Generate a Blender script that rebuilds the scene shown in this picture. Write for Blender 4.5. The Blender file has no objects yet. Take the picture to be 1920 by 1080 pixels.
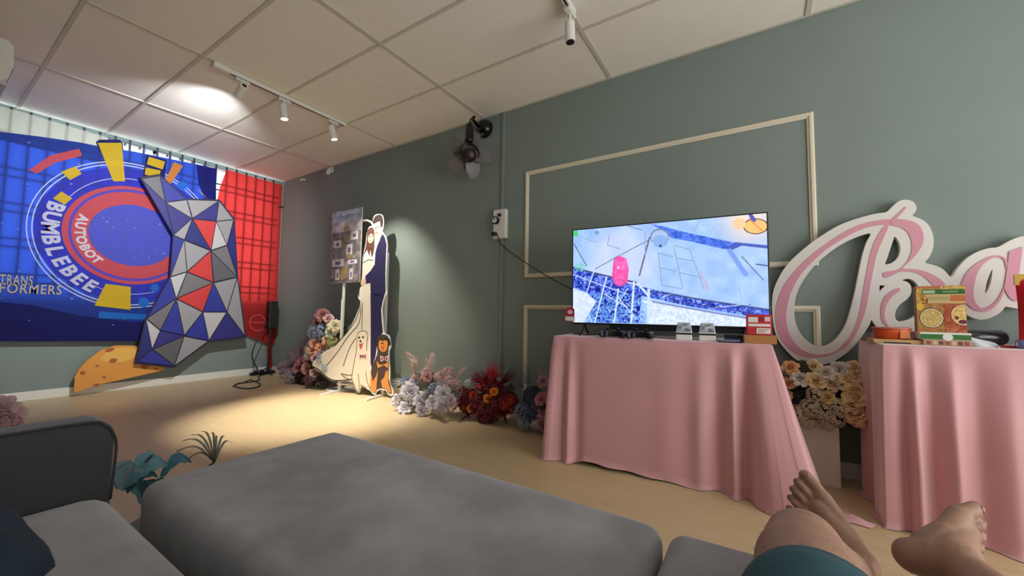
import bpy, bmesh, math, random
import numpy as np
from mathutils import Vector, Matrix
random.seed(7); rng = np.random.default_rng(7)
SC = bpy.context.scene
COL = SC.collection
PI = math.pi

# ---------------------------------------------------------------- camera
F, YAW, PITCH, ROLL, CAMH = 727.31, 0.5646, 0.0621, 0.0139, 0.888
_f = Vector((-math.sin(YAW)*math.cos(PITCH), math.cos(YAW)*math.cos(PITCH), math.sin(PITCH)))
_r0 = Vector((math.cos(YAW), math.sin(YAW), 0)); _u0 = _r0.cross(_f)
_r = _r0*math.cos(ROLL) + _u0*math.sin(ROLL); _u = -_r0*math.sin(ROLL) + _u0*math.cos(ROLL)
EYE = Vector((0, 0, CAMH))
cd = bpy.data.cameras.new('camera'); cam = bpy.data.objects.new('camera', cd); COL.objects.link(cam)
cd.sensor_width = 36; cd.lens = F/1920*36; cd.clip_start = 0.02; cd.clip_end = 100
m = Matrix((_r, _u, -_f)).transposed().to_4x4(); m.translation = EYE; cam.matrix_world = m
SC.camera = cam

# ---------------------------------------------------------------- world (bright hazy sky), windows, exposure
def lin(c):
    return tuple(((v/255)/12.92 if v/255 <= .04045 else ((v/255+.055)/1.055)**2.4) for v in c)
W = bpy.data.worlds.new('sky'); SC.world = W; W.use_nodes = True
wn = W.node_tree.nodes; bg = wn['Background']
bg.inputs[0].default_value = (0.86, 0.95, 1.0, 1); bg.inputs[1].default_value = 1.5
SC.view_settings.view_transform = 'Standard'; SC.view_settings.look = 'None'
SC.view_settings.gamma = 1; SC.view_settings.use_curve_mapping = False
SC.view_settings.exposure = 0.16
SC.cycles.max_bounces = 8; SC.cycles.diffuse_bounces = 5; SC.cycles.caustics_reflective = False; SC.cycles.caustics_refractive = False
SC.cycles.sample_clamp_indirect = 6
def area(name, loc, direction, sx, sy, power, col, portal=False):
    l = bpy.data.lights.new(name, 'AREA'); l.shape = 'RECTANGLE'; l.size = sx; l.size_y = sy
    l.energy = power; l.color = col
    if portal: l.cycles.is_portal = True
    o = bpy.data.objects.new(name, l); COL.objects.link(o); o.location = loc
    o.rotation_euler = Vector(direction).to_track_quat('-Z', 'Y').to_euler()
    return o
XL, XR, YF, YB, ZC = -5.784, 2.4, 2.857, -2.4, 2.712     # banner wall, right wall, TV wall, rear wall, ceiling
area('daylight_right_window', (XR+.25, 0.9, 1.1), (-1, 0, .6), 2.8, 1.6, 62, (1.0, .955, .90))
area('added_rear_fill', (1.5, YB-.25, 1.1), (0, 1, .9), 2.0, 1.2, 9, (1.0, .95, .90))  # weak fill lamp added behind the camera, tilted up to lift the ceiling
area('daylight_banner_window', (XL-.45, 1.55, 1.9), (1, 0, 0), 2.7, 1.75, 22, (.95, .98, 1.0))

# ---------------------------------------------------------------- helpers
def ray(px, py):
    return _r*((px-960)/F) - _u*((py-540)/F) + _f
def onX(px, py, v): d = ray(px, py); return EYE + d*(v/d.x)
def onY(px, py, v): d = ray(px, py); return EYE + d*(v/d.y)
def onZ(px, py, v): d = ray(px, py); return EYE + d*((v-CAMH)/d.z)
def atd(px, py, depth): return EYE + ray(px, py)*depth
def onP(px, py, p0, n):
    d = ray(px, py); return EYE + d*((Vector(p0)-EYE).dot(n)/d.dot(n))

def mat(name, col, rough=.6, metal=0, noise=0, nscale=20, bump=0, bscale=60, sheen=0, emit=None, estr=0, trans=0, spec=.5, aniso=None, raw=False):
    M = bpy.data.materials.new(name); M.use_nodes = True
    nt = M.node_tree; b = nt.nodes['Principled BSDF']
    c = (col if raw else lin(col)) + (1,)
    b.inputs['Base Color'].default_value = c; b.inputs['Roughness'].default_value = rough
    b.inputs['Metallic'].default_value = metal; b.inputs['Specular IOR Level'].default_value = spec
    if sheen: b.inputs['Sheen Weight'].default_value = sheen; b.inputs['Sheen Roughness'].default_value = .45
    tc = nt.nodes.new('ShaderNodeTexCoord'); mp = nt.nodes.new('ShaderNodeMapping')
    nt.links.new(tc.outputs['Object'], mp.inputs[0])
    if aniso: mp.inputs['Scale'].default_value = aniso
    if noise:
        n = nt.nodes.new('ShaderNodeTexNoise'); n.inputs['Scale'].default_value = nscale; n.inputs['Detail'].default_value = 4
        nt.links.new(mp.outputs[0], n.inputs['Vector'])
        r = nt.nodes.new('ShaderNodeValToRGB')
        r.color_ramp.elements[0].position = .3; r.color_ramp.elements[1].position = .7
        r.color_ramp.elements[0].color = tuple(v*(1-noise) for v in c[:3])+(1,)
        r.color_ramp.elements[1].color = tuple(min(1, v*(1+noise)) for v in c[:3])+(1,)
        nt.links.new(n.outputs['Fac'], r.inputs[0]); nt.links.new(r.outputs[0], b.inputs['Base Color'])
    if bump:
        n2 = nt.nodes.new('ShaderNodeTexNoise'); n2.inputs['Scale'].default_value = bscale; n2.inputs['Detail'].default_value = 3
        nt.links.new(mp.outputs[0], n2.inputs['Vector'])
        bp = nt.nodes.new('ShaderNodeBump'); bp.inputs['Strength'].default_value = bump; bp.inputs['Distance'].default_value = .01
        nt.links.new(n2.outputs['Fac'], bp.inputs['Height']); nt.links.new(bp.outputs[0], b.inputs['Normal'])
    if emit: b.inputs['Emission Color'].default_value = lin(emit)+(1,); b.inputs['Emission Strength'].default_value = estr
    if trans:                                    # thin cloth: part of the light passes through
        t = nt.nodes.new('ShaderNodeBsdfTranslucent'); t.inputs[0].default_value = c
        mx = nt.nodes.new('ShaderNodeMixShader'); mx.inputs[0].default_value = trans
        o = nt.nodes['Material Output']
        nt.links.new(b.outputs[0], mx.inputs[1]); nt.links.new(t.outputs[0], mx.inputs[2]); nt.links.new(mx.outputs[0], o.inputs[0])
    return M
_mc = {}
def cmat(col, rough=.6, **k):
    key = (tuple(col), rough, tuple(sorted(k.items())))
    if key not in _mc: _mc[key] = mat('paint_%d_%d_%d' % tuple(int(v) for v in col), col, rough, **k)
    return _mc[key]

def link(name, me, material=None, parent=None, smooth=False, M=None):
    """link a mesh; world coordinates unless M places it.  Children hang on the root Empty."""
    if material is not None and not me.materials: me.materials.append(material)
    o = bpy.data.objects.new(name, me); COL.objects.link(o)
    if smooth:
        me.polygons.foreach_set('use_smooth', [True]*len(me.polygons))
    if M is None and parent is None and len(me.vertices):       # centre the origin at the base of the thing
        co = np.empty(len(me.vertices)*3); me.vertices.foreach_get('co', co); co = co.reshape(-1, 3)
        lo, hi = co.min(0), co.max(0); base = Vector(((lo[0]+hi[0])/2, (lo[1]+hi[1])/2, lo[2]))
        me.transform(Matrix.Translation(-base)); o.location = base
    if M is not None: o.matrix_basis = M
    if parent is not None:
        o.parent = parent
        w = parent.matrix_basis
        if parent.parent is not None: w = parent.parent.matrix_basis @ parent.matrix_parent_inverse @ w
        o.matrix_parent_inverse = w.inverted()
    return o
def tag(o, label, cat, group=None, kind=None):
    o['label'] = label
    if cat: o['category'] = cat
    if group: o['group'] = group
    if kind: o['kind'] = kind
    return o
def struct(o, label=None):
    o['kind'] = 'structure'
    if label: o['label'] = label
    return o
def thing(name, loc, label, cat, group=None):
    o = bpy.data.objects.new(name, None); COL.objects.link(o); o.location = loc; o.empty_display_size = .05
    return tag(o, label, cat, group)

class MB:
    def __init__(s): s.v = []; s.f = []
    def add(s, vs, fs):
        k = len(s.v); s.v += [tuple(v) for v in vs]; s.f += [tuple(i+k for i in f) for f in fs]; return s
    def box(s, x0, x1, y0, y1, z0, z1, M=None):
        vs = [(x, y, z) for x in (x0, x1) for y in (y0, y1) for z in (z0, z1)]
        if M is not None: vs = [M @ Vector(v) for v in vs]
        return s.add(vs, [(0,1,3,2),(4,6,7,5),(0,4,5,1),(2,3,7,6),(0,2,6,4),(1,5,7,3)])
    def tube(s, pts, r, n=8, cap=True):
        pts = [Vector(p) for p in pts]; rs = r if isinstance(r, (list, tuple)) else [r]*len(pts)
        rings = []; up = Vector((0, 0, 1)); prev = None
        for i, p in enumerate(pts):
            t = (pts[min(i+1, len(pts)-1)] - pts[max(i-1, 0)])
            t = t.normalized() if t.length > 1e-9 else Vector((0, 0, 1))
            if prev is None:
                a = t.cross(up if abs(t.z) < .95 else Vector((1, 0, 0))).normalized()
            else:
                a = (prev - t*prev.dot(t)); a = a.normalized() if a.length > 1e-6 else t.orthogonal().normalized()
            prev = a; b = t.cross(a)
            rings.append([p + (a*math.cos(2*PI*j/n) + b*math.sin(2*PI*j/n))*rs[i] for j in range(n)])
        vs = [v for rg in rings for v in rg]; fs = []
        for i in range(len(pts)-1):
            for j in range(n): fs.append((i*n+j, i*n+(j+1) % n, (i+1)*n+(j+1) % n, (i+1)*n+j))
        if cap: fs.append(tuple(range(n))[::-1]); fs.append(tuple((len(pts)-1)*n+j for j in range(n)))
        return s.add(vs, fs)
    def lathe(s, prof, M=None, n=24):
        vs = []; fs = []
        for (r, z) in prof:
            for j in range(n): vs.append(Vector((r*math.cos(2*PI*j/n), r*math.sin(2*PI*j/n), z)))
        for i in range(len(prof)-1):
            for j in range(n): fs.append((i*n+j, i*n+(j+1) % n, (i+1)*n+(j+1) % n, (i+1)*n+j))
        fs.append(tuple(range(n))[::-1]); fs.append(tuple((len(prof)-1)*n+j for j in range(n)))
        if M is not None: vs = [M @ v for v in vs]
        return s.add(vs, fs)
    def mesh(s, name):
        me = bpy.data.meshes.new(name); me.from_pydata(s.v, [], s.f); me.update(); return me
    def build(s, name, material, parent=None, smooth=False, bevel=0, seg=2):
        me = s.mesh(name)
        if bevel:
            bm = bmesh.new(); bm.from_mesh(me)
            es = [e for e in bm.edges if e.is_manifold and e.calc_face_angle(0) > .6]
            bmesh.ops.bevel(bm, geom=es, offset=bevel, segments=seg, affect='EDGES', profile=.5)
            bmesh.ops.recalc_face_normals(bm, faces=bm.faces); bm.to_mesh(me); bm.free()
        return link(name, me, material, parent, smooth)
def fix(me):
    bm = bmesh.new(); bm.from_mesh(me); bmesh.ops.recalc_face_normals(bm, faces=bm.faces); bm.to_mesh(me); bm.free()
def catmull(pts, sub=5, closed=True):
    n = len(pts); out = []
    for i in range(n if closed else n-1):
        P = [np.array(pts[(i+k) % n] if closed else pts[min(max(i+k, 0), n-1)], float) for k in (-1, 0, 1, 2)]
        for t in np.arange(sub)/sub:
            out.append(tuple(.5*((2*P[1]) + (-P[0]+P[2])*t + (2*P[0]-5*P[1]+4*P[2]-P[3])*t*t + (-P[0]+3*P[1]-3*P[2]+P[3])*t**3)))
    if not closed: out.append(tuple(pts[-1]))
    return out
def flat_mesh(loops, thick, name='shape'):
    """filled 2-D outlines (holes by even-odd) with thickness, in the local XY plane, front at z=0"""
    cu = bpy.data.curves.new(name, 'CURVE'); cu.dimensions = '2D'; cu.fill_mode = 'BOTH'; cu.extrude = thick/2
    for lp in loops:
        sp = cu.splines.new('POLY'); sp.points.add(len(lp)-1)
        for q, (x, y) in zip(sp.points, lp): q.co = (x, y, 0, 1)
        sp.use_cyclic_u = True
    if thick == 0: cu.fill_mode = 'FRONT'
    ob = bpy.data.objects.new(name, cu); me = bpy.data.meshes.new_from_object(ob)
    bpy.data.objects.remove(ob); bpy.data.curves.remove(cu)
    me.transform(Matrix.Translation((0, 0, -thick/2))); return me
def text_mesh(txt, size, thick=.001, bold=0.0, align='CENTER'):
    cu = bpy.data.curves.new('lettering', 'FONT'); cu.body = txt; cu.size = size; cu.extrude = thick/2; cu.offset = bold
    cu.space_character = 1.0 if len(txt) == 1 else 1.14; cu.align_x = align; cu.align_y = 'CENTER'; cu.resolution_u = 3
    ob = bpy.data.objects.new('lettering', cu); me = bpy.data.meshes.new_from_object(ob)
    bpy.data.objects.remove(ob); bpy.data.curves.remove(cu); return me
class Frame:
    """upright plane through p0 with normal n (towards the viewer); local x along it, local y up"""
    def __init__(s, p0, n):
        s.p = Vector(p0); s.n = Vector(n).normalized(); s.y = Vector((0, 0, 1)); s.y = (s.y - s.n*s.y.dot(s.n)).normalized(); s.x = s.y.cross(s.n)
    def uv(s, px, py):
        w = onP(px, py, s.p, s.n) - s.p; return (w.dot(s.x), w.dot(s.y))
    def M(s, off=0):
        m = Matrix((s.x, s.y, s.n)).transposed().to_4x4(); m.translation = s.p + s.n*off; return m
    def world(s, u, v, off=0): return s.p + s.x*u + s.y*v + s.n*off
def cut(name, fr, loops, off, thick, material, parent, smooth=0):
    """outlines given in photograph pixels, carried onto the plane of the frame; front face at off"""
    L = []
    for lp in loops:
        q = [fr.uv(*p) for p in lp]
        if smooth: q = catmull(q, smooth)
        L.append(q)
    me = flat_mesh(L, thick, name); me.transform(fr.M(off))
    return link(name, me, material, parent)
def cut_uv(name, fr, loops, off, thick, material, parent):
    me = flat_mesh(loops, thick, name); me.transform(fr.M(off)); return link(name, me, material, parent)
def ell(cx, cy, rx, ry, n=20, a0=0, a1=2*PI, rot=0):
    c, s = math.cos(rot), math.sin(rot); out = []
    for i in range(n):
        t = a0+(a1-a0)*i/n; x, y = rx*math.cos(t), ry*math.sin(t); out.append((cx+x*c-y*s, cy+x*s+y*c))
    return out
def ribbon(pts, w):
    p = [np.array(q, float) for q in pts]; a = []; b = []
    for i in range(len(p)):
        t = p[min(i+1, len(p)-1)]-p[max(i-1, 0)]; t = t/(np.linalg.norm(t)+1e-9); n = np.array((-t[1], t[0]))
        a.append(tuple(p[i]+n*w/2)); b.append(tuple(p[i]-n*w/2))
    return a+b[::-1]
def join(meshes, name='joined'):
    bm = bmesh.new()
    for me in meshes: bm.from_mesh(me)
    out = bpy.data.meshes.new(name); bm.to_mesh(out); bm.free(); return out

# ---------------------------------------------------------------- materials
M_wall = mat('sage_green_paint', (129, 142, 137), .75, noise=.03, nscale=3, bump=.05, bscale=250)
M_ceil = mat('ceiling_board', (240, 236, 228), .85, noise=.015, nscale=6, bump=.06, bscale=300)
M_bar = mat('ceiling_grid_metal', (206, 200, 186), .7)
M_trim = mat('cream_moulding_paint', (222, 213, 190), .5)
M_base = mat('white_baseboard_paint', (228, 226, 216), .45)
M_floor = mat('pale_oak_vinyl', (200, 177, 138), .42, noise=.07, nscale=9, bump=.04, bscale=40, aniso=(.35, 6, 1))
M_white = mat('white_enamel', (232, 230, 224), .4)
M_black = mat('black_plastic', (18, 18, 20), .4)
M_pink = mat('pink_satin_cloth', (208, 153, 158), .48, noise=.03, nscale=5, sheen=.75)
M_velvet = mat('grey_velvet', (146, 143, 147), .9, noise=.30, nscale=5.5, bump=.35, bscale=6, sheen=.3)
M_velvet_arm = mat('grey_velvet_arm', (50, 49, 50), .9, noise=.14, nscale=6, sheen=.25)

# ================================================================ the setting
mb = MB(); mb.box(XL-.2, XR+.2, YB-.2, YF+.2, -.1, 0); o = struct(mb.build('floor', M_floor), 'pale wood-look vinyl floor')
# ceiling: slab, exposed T-bars and lay-in boards, each board a piece of its own
mb = MB(); mb.box(XL-.2, XR+.2, YB-.2, YF+.2, ZC+.03, ZC+.13)
ceil = struct(mb.build('ceiling', M_ceil), 'suspended ceiling of white lay-in boards')
GX = [.2948-1.22*i for i in range(-2, 5)]; GX = sorted([XL]+[x for x in GX if XL+.05 < x < XR-.05]+[XR])
GY = [YF]+[YF-.6056-.5883*j for j in range(0, 8)]+[YB]; GY = sorted(y for y in GY if y >= YB)
cache = {}
for i in range(len(GX)-1):
    for j in range(len(GY)-1):
        w, d = GX[i+1]-GX[i]-.004, GY[j+1]-GY[j]-.004
        k = (round(w, 3), round(d, 3))
        if k not in cache:
            me = MB().box(-w/2, w/2, -d/2, d/2, 0, .016).mesh('ceiling_board'); me.materials.append(M_ceil); cache[k] = me
        link('ceiling_board', cache[k], None, ceil, M=Matrix.Translation(((GX[i]+GX[i+1])/2, (GY[j]+GY[j+1])/2, ZC+.004)))
for x in GX[1:-1]: MB().box(x-.013, x+.013, YB, YF, ZC-.003, ZC+.003).build('grid_bar', M_bar, ceil)
for y in GY[1:-1]:
    MB().box(XL, XR, y-.011, y+.011, ZC-.002, ZC+.0028).build('grid_bar', M_bar, ceil)
MB().box(XL, XR, YF-.018, YF, ZC-.004, ZC+.003).build('wall_angle', M_bar, ceil)
# walls
struct(MB().box(XL-.2, XR+.2, YF, YF+.15, 0, ZC+.03).build('wall_far', M_wall), 'sage green wall behind the television')
WY0, WY1, WZ0, WZ1 = .16, 2.79, 1.0, 2.70                      # window opening behind the banner
mb = MB(); mb.box(XL-.15, XL, .0, YF, 0, WZ0); mb.box(XL-.15, XL, .0, WY0, WZ0, ZC+.03); mb.box(XL-.15, XL, WY1, YF, WZ0, ZC+.03); mb.box(XL-.15, XL, WY0, WY1, WZ1, ZC+.03)
struct(mb.build('wall_left', M_wall), 'sage green wall under the window with the banner')
mb = MB(); mb.box(XL, -2.2, -.03, .12, 0, ZC+.03); mb.box(-2.35, -2.2, YB, -.03, 0, ZC+.03)
struct(mb.build('wall_side', M_wall), 'short wall carrying the air conditioner')
def wall_open(name, rect, horiz, c, a0, a1, lab):
    b0, b1, z0, z1 = rect; mb = MB()
    bx = (lambda p, q, r, s: mb.box(c[0], c[1], p, q, r, s)) if horiz else (lambda p, q, r, s: mb.box(p, q, c[0], c[1], r, s))
    bx(a0, b0, 0, ZC+.03); bx(b1, a1, 0, ZC+.03); bx(b0, b1, 0, z0); bx(b0, b1, z1, ZC+.03)
    struct(mb.build(name, M_wall), lab)
wall_open('wall_right', (-.6, 2.4, .5, 2.4), True, (XR, XR+.15), YB, YF, 'wall with a window, right of the room')
wall_open('wall_rear', (.9, 2.1, .9, 2.2), False, (YB-.15, YB), -2.35, XR, 'unseen wall behind the sofa with an opening added to let in fill light')  # rear opening is added, sized to limit the fill it lets in
for nm, horiz in (('window_2', True), ('added_rear_opening', False)):  # the rear frame only dresses the added opening
    mb = MB()
    for t in ((0, 1), ):
        if horiz:
            for y in (-.6, .38, 1.38, 2.36): mb.box(XR+.02, XR+.06, y, y+.04, .5, 2.4)
            for z in (.5, 2.36): mb.box(XR+.02, XR+.06, -.6, 2.4, z, z+.04)
        else:
            for x in (.9, 1.48, 2.06): mb.box(x, x+.04, YB-.06, YB-.02, .9, 2.2)
            for z in (.9, 2.16): mb.box(.9, 2.1, YB-.06, YB-.02, z, z+.04)
    struct(mb.build(nm, M_white), 'white frame of an unseen window')
# baseboards
struct(MB().box(XL, XL+.014, .12, YF, 0, .085).build('baseboard_left', M_base, bevel=.004), 'white baseboard under the banner')
struct(MB().box(XL+.014, XR, YF-.014, YF, 0, .085).build('baseboard_far', M_base, bevel=.004), 'white baseboard along the television wall')
# window behind the banner: frame, panes, security grille
w1 = struct(MB().box(XL-.15, XL-.11, WY0, WY1, WZ0, WZ0+.04).box(XL-.15, XL-.11, WY0, WY1, WZ1-.03, WZ1).box(XL-.15, XL-.11, WY0, WY0+.04, WZ0, WZ1).box(XL-.15, XL-.11, WY1-.04, WY1, WZ0, WZ1).box(XL-.15, XL-.11, 1.48, 1.52, WZ0, WZ1).build('window_1', M_white), 'wide window with a dark security grille behind the banner')
M_glass = bpy.data.materials.new('clear_glass'); M_glass.use_nodes = True
nt = M_glass.node_tree; nt.nodes.clear(); mo = nt.nodes.new('ShaderNodeOutputMaterial'); tr = nt.nodes.new('ShaderNodeBsdfTransparent'); gl = nt.nodes.new('ShaderNodeBsdfGlossy'); mx = nt.nodes.new('ShaderNodeMixShader')
tr.inputs[0].default_value = (.9, .96, .97, 1); gl.inputs['Roughness'].default_value = .02; mx.inputs[0].default_value = .06
nt.links.new(tr.outputs[0], mx.inputs[1]); nt.links.new(gl.outputs[0], mx.inputs[2]); nt.links.new(mx.outputs[0], mo.inputs[0])
MB().box(XL-.133, XL-.129, WY0+.04, 1.48, WZ0+.04, WZ1-.03).build('pane', M_glass, w1)
MB().box(XL-.133, XL-.129, 1.52, WY1-.04, WZ0+.04, WZ1-.03).build('pane', M_glass, w1)
M_iron = mat('dark_grille_iron', (40, 44, 56), .5, metal=.3)
GRX = XL+.0445
y = WY0+.06
while y < WY1: 
    MB().box(GRX-.008, GRX+.008, y-.008, y+.008, WZ0, WZ1).build('grille_bar', M_iron, w1); y += .114
for k in range(6):
    z = WZ0+.10+.32*k
    for dz in (0, .075):
        if z+dz < WZ1: MB().box(GRX-.004, GRX+.0078, WY0, WY1, z+dz-.007, z+dz+.007).build('grille_bar', M_iron, w1)

# wall mouldings: four mitred strips each
def moulding(n, x0, x1, z0, z1, label):
    w = .034; prof = [(0, 0), (0, .010), (.008, .016), (.020, .016), (.026, .010), (w, .007), (w, 0)]
    C = [(x0, z0), (x1, z0), (x1, z1), (x0, z1)]; inn = [(1, 1), (-1, 1), (-1, -1), (1, -1)]
    root = None
    for k in range(4):
        a, b = C[k], C[(k+1) % 4]; ia, ib = inn[k], inn[(k+1) % 4]; vs = []
        for (t, d) in prof: vs.append((a[0]+ia[0]*t, YF-d, a[1]+ia[1]*t))
        for (t, d) in prof: vs.append((b[0]+ib[0]*t, YF-d, b[1]+ib[1]*t))
        q = len(prof); fs = [(i, i+1, q+i+1, q+i) for i in range(q-1)]
        me = MB().add(vs, fs).mesh('moulding_strip'); fix(me)
        if root is None:
            root = struct(link('trim_%d' % n, me, M_trim), label)
        else: link('moulding_strip', me, M_trim, root)
moulding(1, -1.6813, .3059, CAMH+.2945, CAMH+1.22, 'cream moulding frame above the television')
moulding(2, -1.6813, .3059, .16, CAMH+.0609, 'cream moulding frame low on the wall behind the pink table')

# ================================================================ banner
FB = Frame((XL+.0600, 0, 0), (1, 0, 0))                         # plane of the blue banner
TR = .62
BLUE = mat('royal_blue_print_cloth', (44, 74, 180), .7, trans=TR); NAVY = mat('navy_print_cloth', (30, 33, 128), .7, trans=TR)
REDP = mat('coral_red_print_cloth', (236, 92, 98), .7, trans=.5); YEL = mat('yellow_print_cloth', (246, 206, 40), .7, trans=.5)
ORA = mat('orange_print_cloth', (240, 150, 60), .7, trans=.5); CYA = mat('bright_blue_print_cloth', (34, 128, 222), .7, trans=.5)
DISC = mat('violet_blue_print_cloth', (112, 122, 228), .7, trans=TR); WHI = mat('white_print_cloth', (226, 228, 236), .7, trans=.45)
PUR = mat('purple_print_cloth', (104, 86, 206), .7, trans=.5)
ban = thing('banner', FB.p+Vector((0, 1.2, .5)), 'royal blue banner printed with red ring, white circles and lettering', 'banner')
BL = FB.uv(0, 640)[0]
top = [FB.uv(*p) for p in ((0, 247), (75, 256), (150, 267), (190, 275), (250, 284), (310, 296), (405, 316))]
bot = [FB.uv(*p) for p in ((405, 637), (200, 640), (0, 640))]
dx = FB.uv(0, 247)[0]-.2
loop = [(dx, FB.uv(0, 247)[1]-.02)]+top+bot+[(dx, FB.uv(0, 640)[1])]
cut_uv('cloth', FB, [loop], 0, 0, BLUE, ban)
# darker right-hand facet of the print
cut('printed_facet', FB, [[(368, 309), (405, 316), (405, 420), (398, 400), (372, 345)]], .0022, 0, NAVY, ban)
cut('printed_band', FB, [[(0, 566), (60, 572), (150, 592), (250, 604), (405, 596), (405, 637), (200, 640), (0, 640)]], .0016, 0, NAVY, ban)
def ctr():
    l, r = FB.uv(165, 430)[0], FB.uv(330, 450)[0]; t, b = FB.uv(232, 379)[1], FB.uv(250, 501)[1]
    return ((l+r)/2, (t+b)/2, (r-l)/2, (t-b)/2)
CX, CZ, RH, RV = ctr()
def radii(left_px, top_px, yl=430, xt=225):
    return CX-FB.uv(left_px, yl)[0], FB.uv(xt, top_px)[1]-CZ
def ring(name, l0, t0, l1, t1, off, m, a0=0, a1=2*PI):
    o_ = radii(l0, t0); i_ = radii(l1, t1)
    if a1-a0 > 6.2:
        loops = [ell(CX, CZ, o_[0], o_[1], 72), ell(CX, CZ, i_[0], i_[1], 72)]
    else:
        loops = [ell(CX, CZ, o_[0], o_[1], 40, a0, a1)+ell(CX, CZ, i_[0], i_[1], 40, a0, a1)[::-1]]
    return cut_uv(name, FB, loops, off, 0, m, ban)
GLOW = mat('periwinkle_print_cloth', (66, 74, 200), .7, trans=TR)
o_ = radii(62, 312); cut_uv('printed_halo', FB, [ell(CX, CZ, o_[0], o_[1], 72)], .0024, 0, GLOW, ban)
ring('printed_ring', 115, 345, 127, 351, .0040, REDP); ring('printed_ring', 127, 351, 133, 356, .0032, PUR); ring('printed_ring', 133, 356, 165, 380, .0040, REDP)
o_ = radii(165, 380); cut_uv('printed_disc', FB, [ell(CX, CZ, o_[0], o_[1], 60)], .0040, 0, DISC, ban)
ring('printed_circle', 47, 300, 49.5, 302, .0040, WHI); ring('printed_circle', 57.5, 305, 60, 307, .0040, WHI)
ring('printed_circle', 103, 330, 104.2, 331.4, .0036, WHI, PI*.30, PI*.93)
ring('printed_circle', 92, 326, 93.2, 327, .0036, WHI, PI*1.33, PI*1.62)
for lp, mt, nm in (
    ([(183, 268), (228, 268), (234, 340), (212, 340)], YEL, 'printed_wedge'),
    ([(54, 319), (95, 291), (148, 279), (154, 292), (104, 305), (68, 326)], REDP, 'printed_bar'),
    ([(115, 322), (141, 312), (153, 326), (131, 338)], YEL, 'printed_square'),
    ([(99, 372), (115, 359), (135, 372), (121, 384)], YEL, 'printed_square'),
    ([(279, 294), (309, 303), (305, 318), (275, 308)], YEL, 'printed_square'),
    ([(273, 314), (301, 320), (297, 335), (271, 327)], YEL, 'printed_square'),
    ([(326, 304), (343, 311), (311, 357), (303, 352)], ORA, 'printed_bar'),
    ([(198, 532), (245, 538), (244, 581), (177, 573)], YEL, 'printed_square'),
    ([(185, 584), (285, 590), (282, 600), (184, 597)], CYA, 'printed_bar'),
    ([(362, 519), (388, 532), (380, 559), (356, 541)], ORA, 'printed_square'),
    ([(370, 353), (386, 370), (390, 374), (376, 362)], YEL, 'printed_bar')):
    cut(nm, FB, [lp], .0056, 0, mt, ban)
cut('wedge_border', FB, [[(180, 266), (186, 262), (224, 262), (230, 268), (231, 285), (225, 285), (187, 285)]], .0048, .003, NAVY, ban)
cut('square_border', FB, [[(274, 290), (312, 300), (308, 338), (268, 330)]], .0048, .001, NAVY, ban)
for (x, y_, r) in ((341, 348, 9), (290, 540, 8), (269, 567, 10)): cut('printed_dot', FB, [ell(x, y_, r, r*.95, 16)], .0056, 0, CYA, ban)
ms = []
for k in range(60):
    x, y_ = random.uniform(2, 400), random.uniform(262, 634); r = random.uniform(1.0, 2.6)
    if random.random() < .25: x, y_ = random.uniform(175, 320), random.uniform(395, 485)
    q = [FB.uv(a, b) for a, b in ell(x, y_, r*1.2, r*.7, 8)]; me = flat_mesh([q], .0005); me.transform(FB.M(.0046)); ms.append(me)
me = join(ms); STAR = mat('pale_star_print', (140, 160, 230), .7, trans=.5); o = link('printed_stars', me, STAR, ban)
def arc_text(txt, lpx, tpx, a0, a1, size, bold, m, name):
    rx, rz = radii(lpx, tpx); ms = []
    for k, ch in enumerate(txt):
        a = a0+(a1-a0)*(k+.5)/len(txt); x, z = CX+rx*math.cos(a), CZ+rz*math.sin(a)
        t = Vector((-rx*math.sin(a), rz*math.cos(a))); ang = math.atan2(t.y, t.x)
        me = text_mesh(ch, size, 0, bold); me.transform(FB.M(.0062) @ Matrix.Translation((x, z, 0)) @ Matrix.Rotation(ang, 4, 'Z')); ms.append(me)
    return link(name, join(ms, name), m, ban)
def ang_of(px, py):
    u, v = FB.uv(px, py); rx, rz = radii(92, 330); return math.atan2((v-CZ)/rz, (u-CX)/rx) % (2*PI)
arc_text('BUMBLEBEE', 92, 322, ang_of(100, 378), ang_of(180, 534), .155, .006, WHI, 'lettering')
arc_text('AUTOBOT', 149, 367, ang_of(147, 398), ang_of(188, 494), .10, .005, WHI, 'lettering')
SIL = mat('bronze_silver_print', (206, 198, 190), .6, trans=.4); DKP = mat('dark_print_edge', (44, 36, 96), .7, trans=.3)
for txt, p, sz in (('TRANS', (31, 526), .125), ('FORMERS', (59, 543), .125)):
    u, v = FB.uv(*p)
    for off, b, mt in ((.0052, .0055, DKP), (.0062, .002, SIL)):
        me = text_mesh(txt, sz, 0, b); wdt = max(vv.co.x for vv in me.vertices)*2
        want = abs(FB.uv(62 if txt == 'TRANS' else 118, p[1])[0]-FB.uv(0, p[1])[0])
        me.transform(FB.M(off) @ Matrix.Translation((u, v, 0)) @ Matrix.Diagonal((want/wdt, 1, 1, 1))); link('lettering', me, mt, ban)
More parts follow.
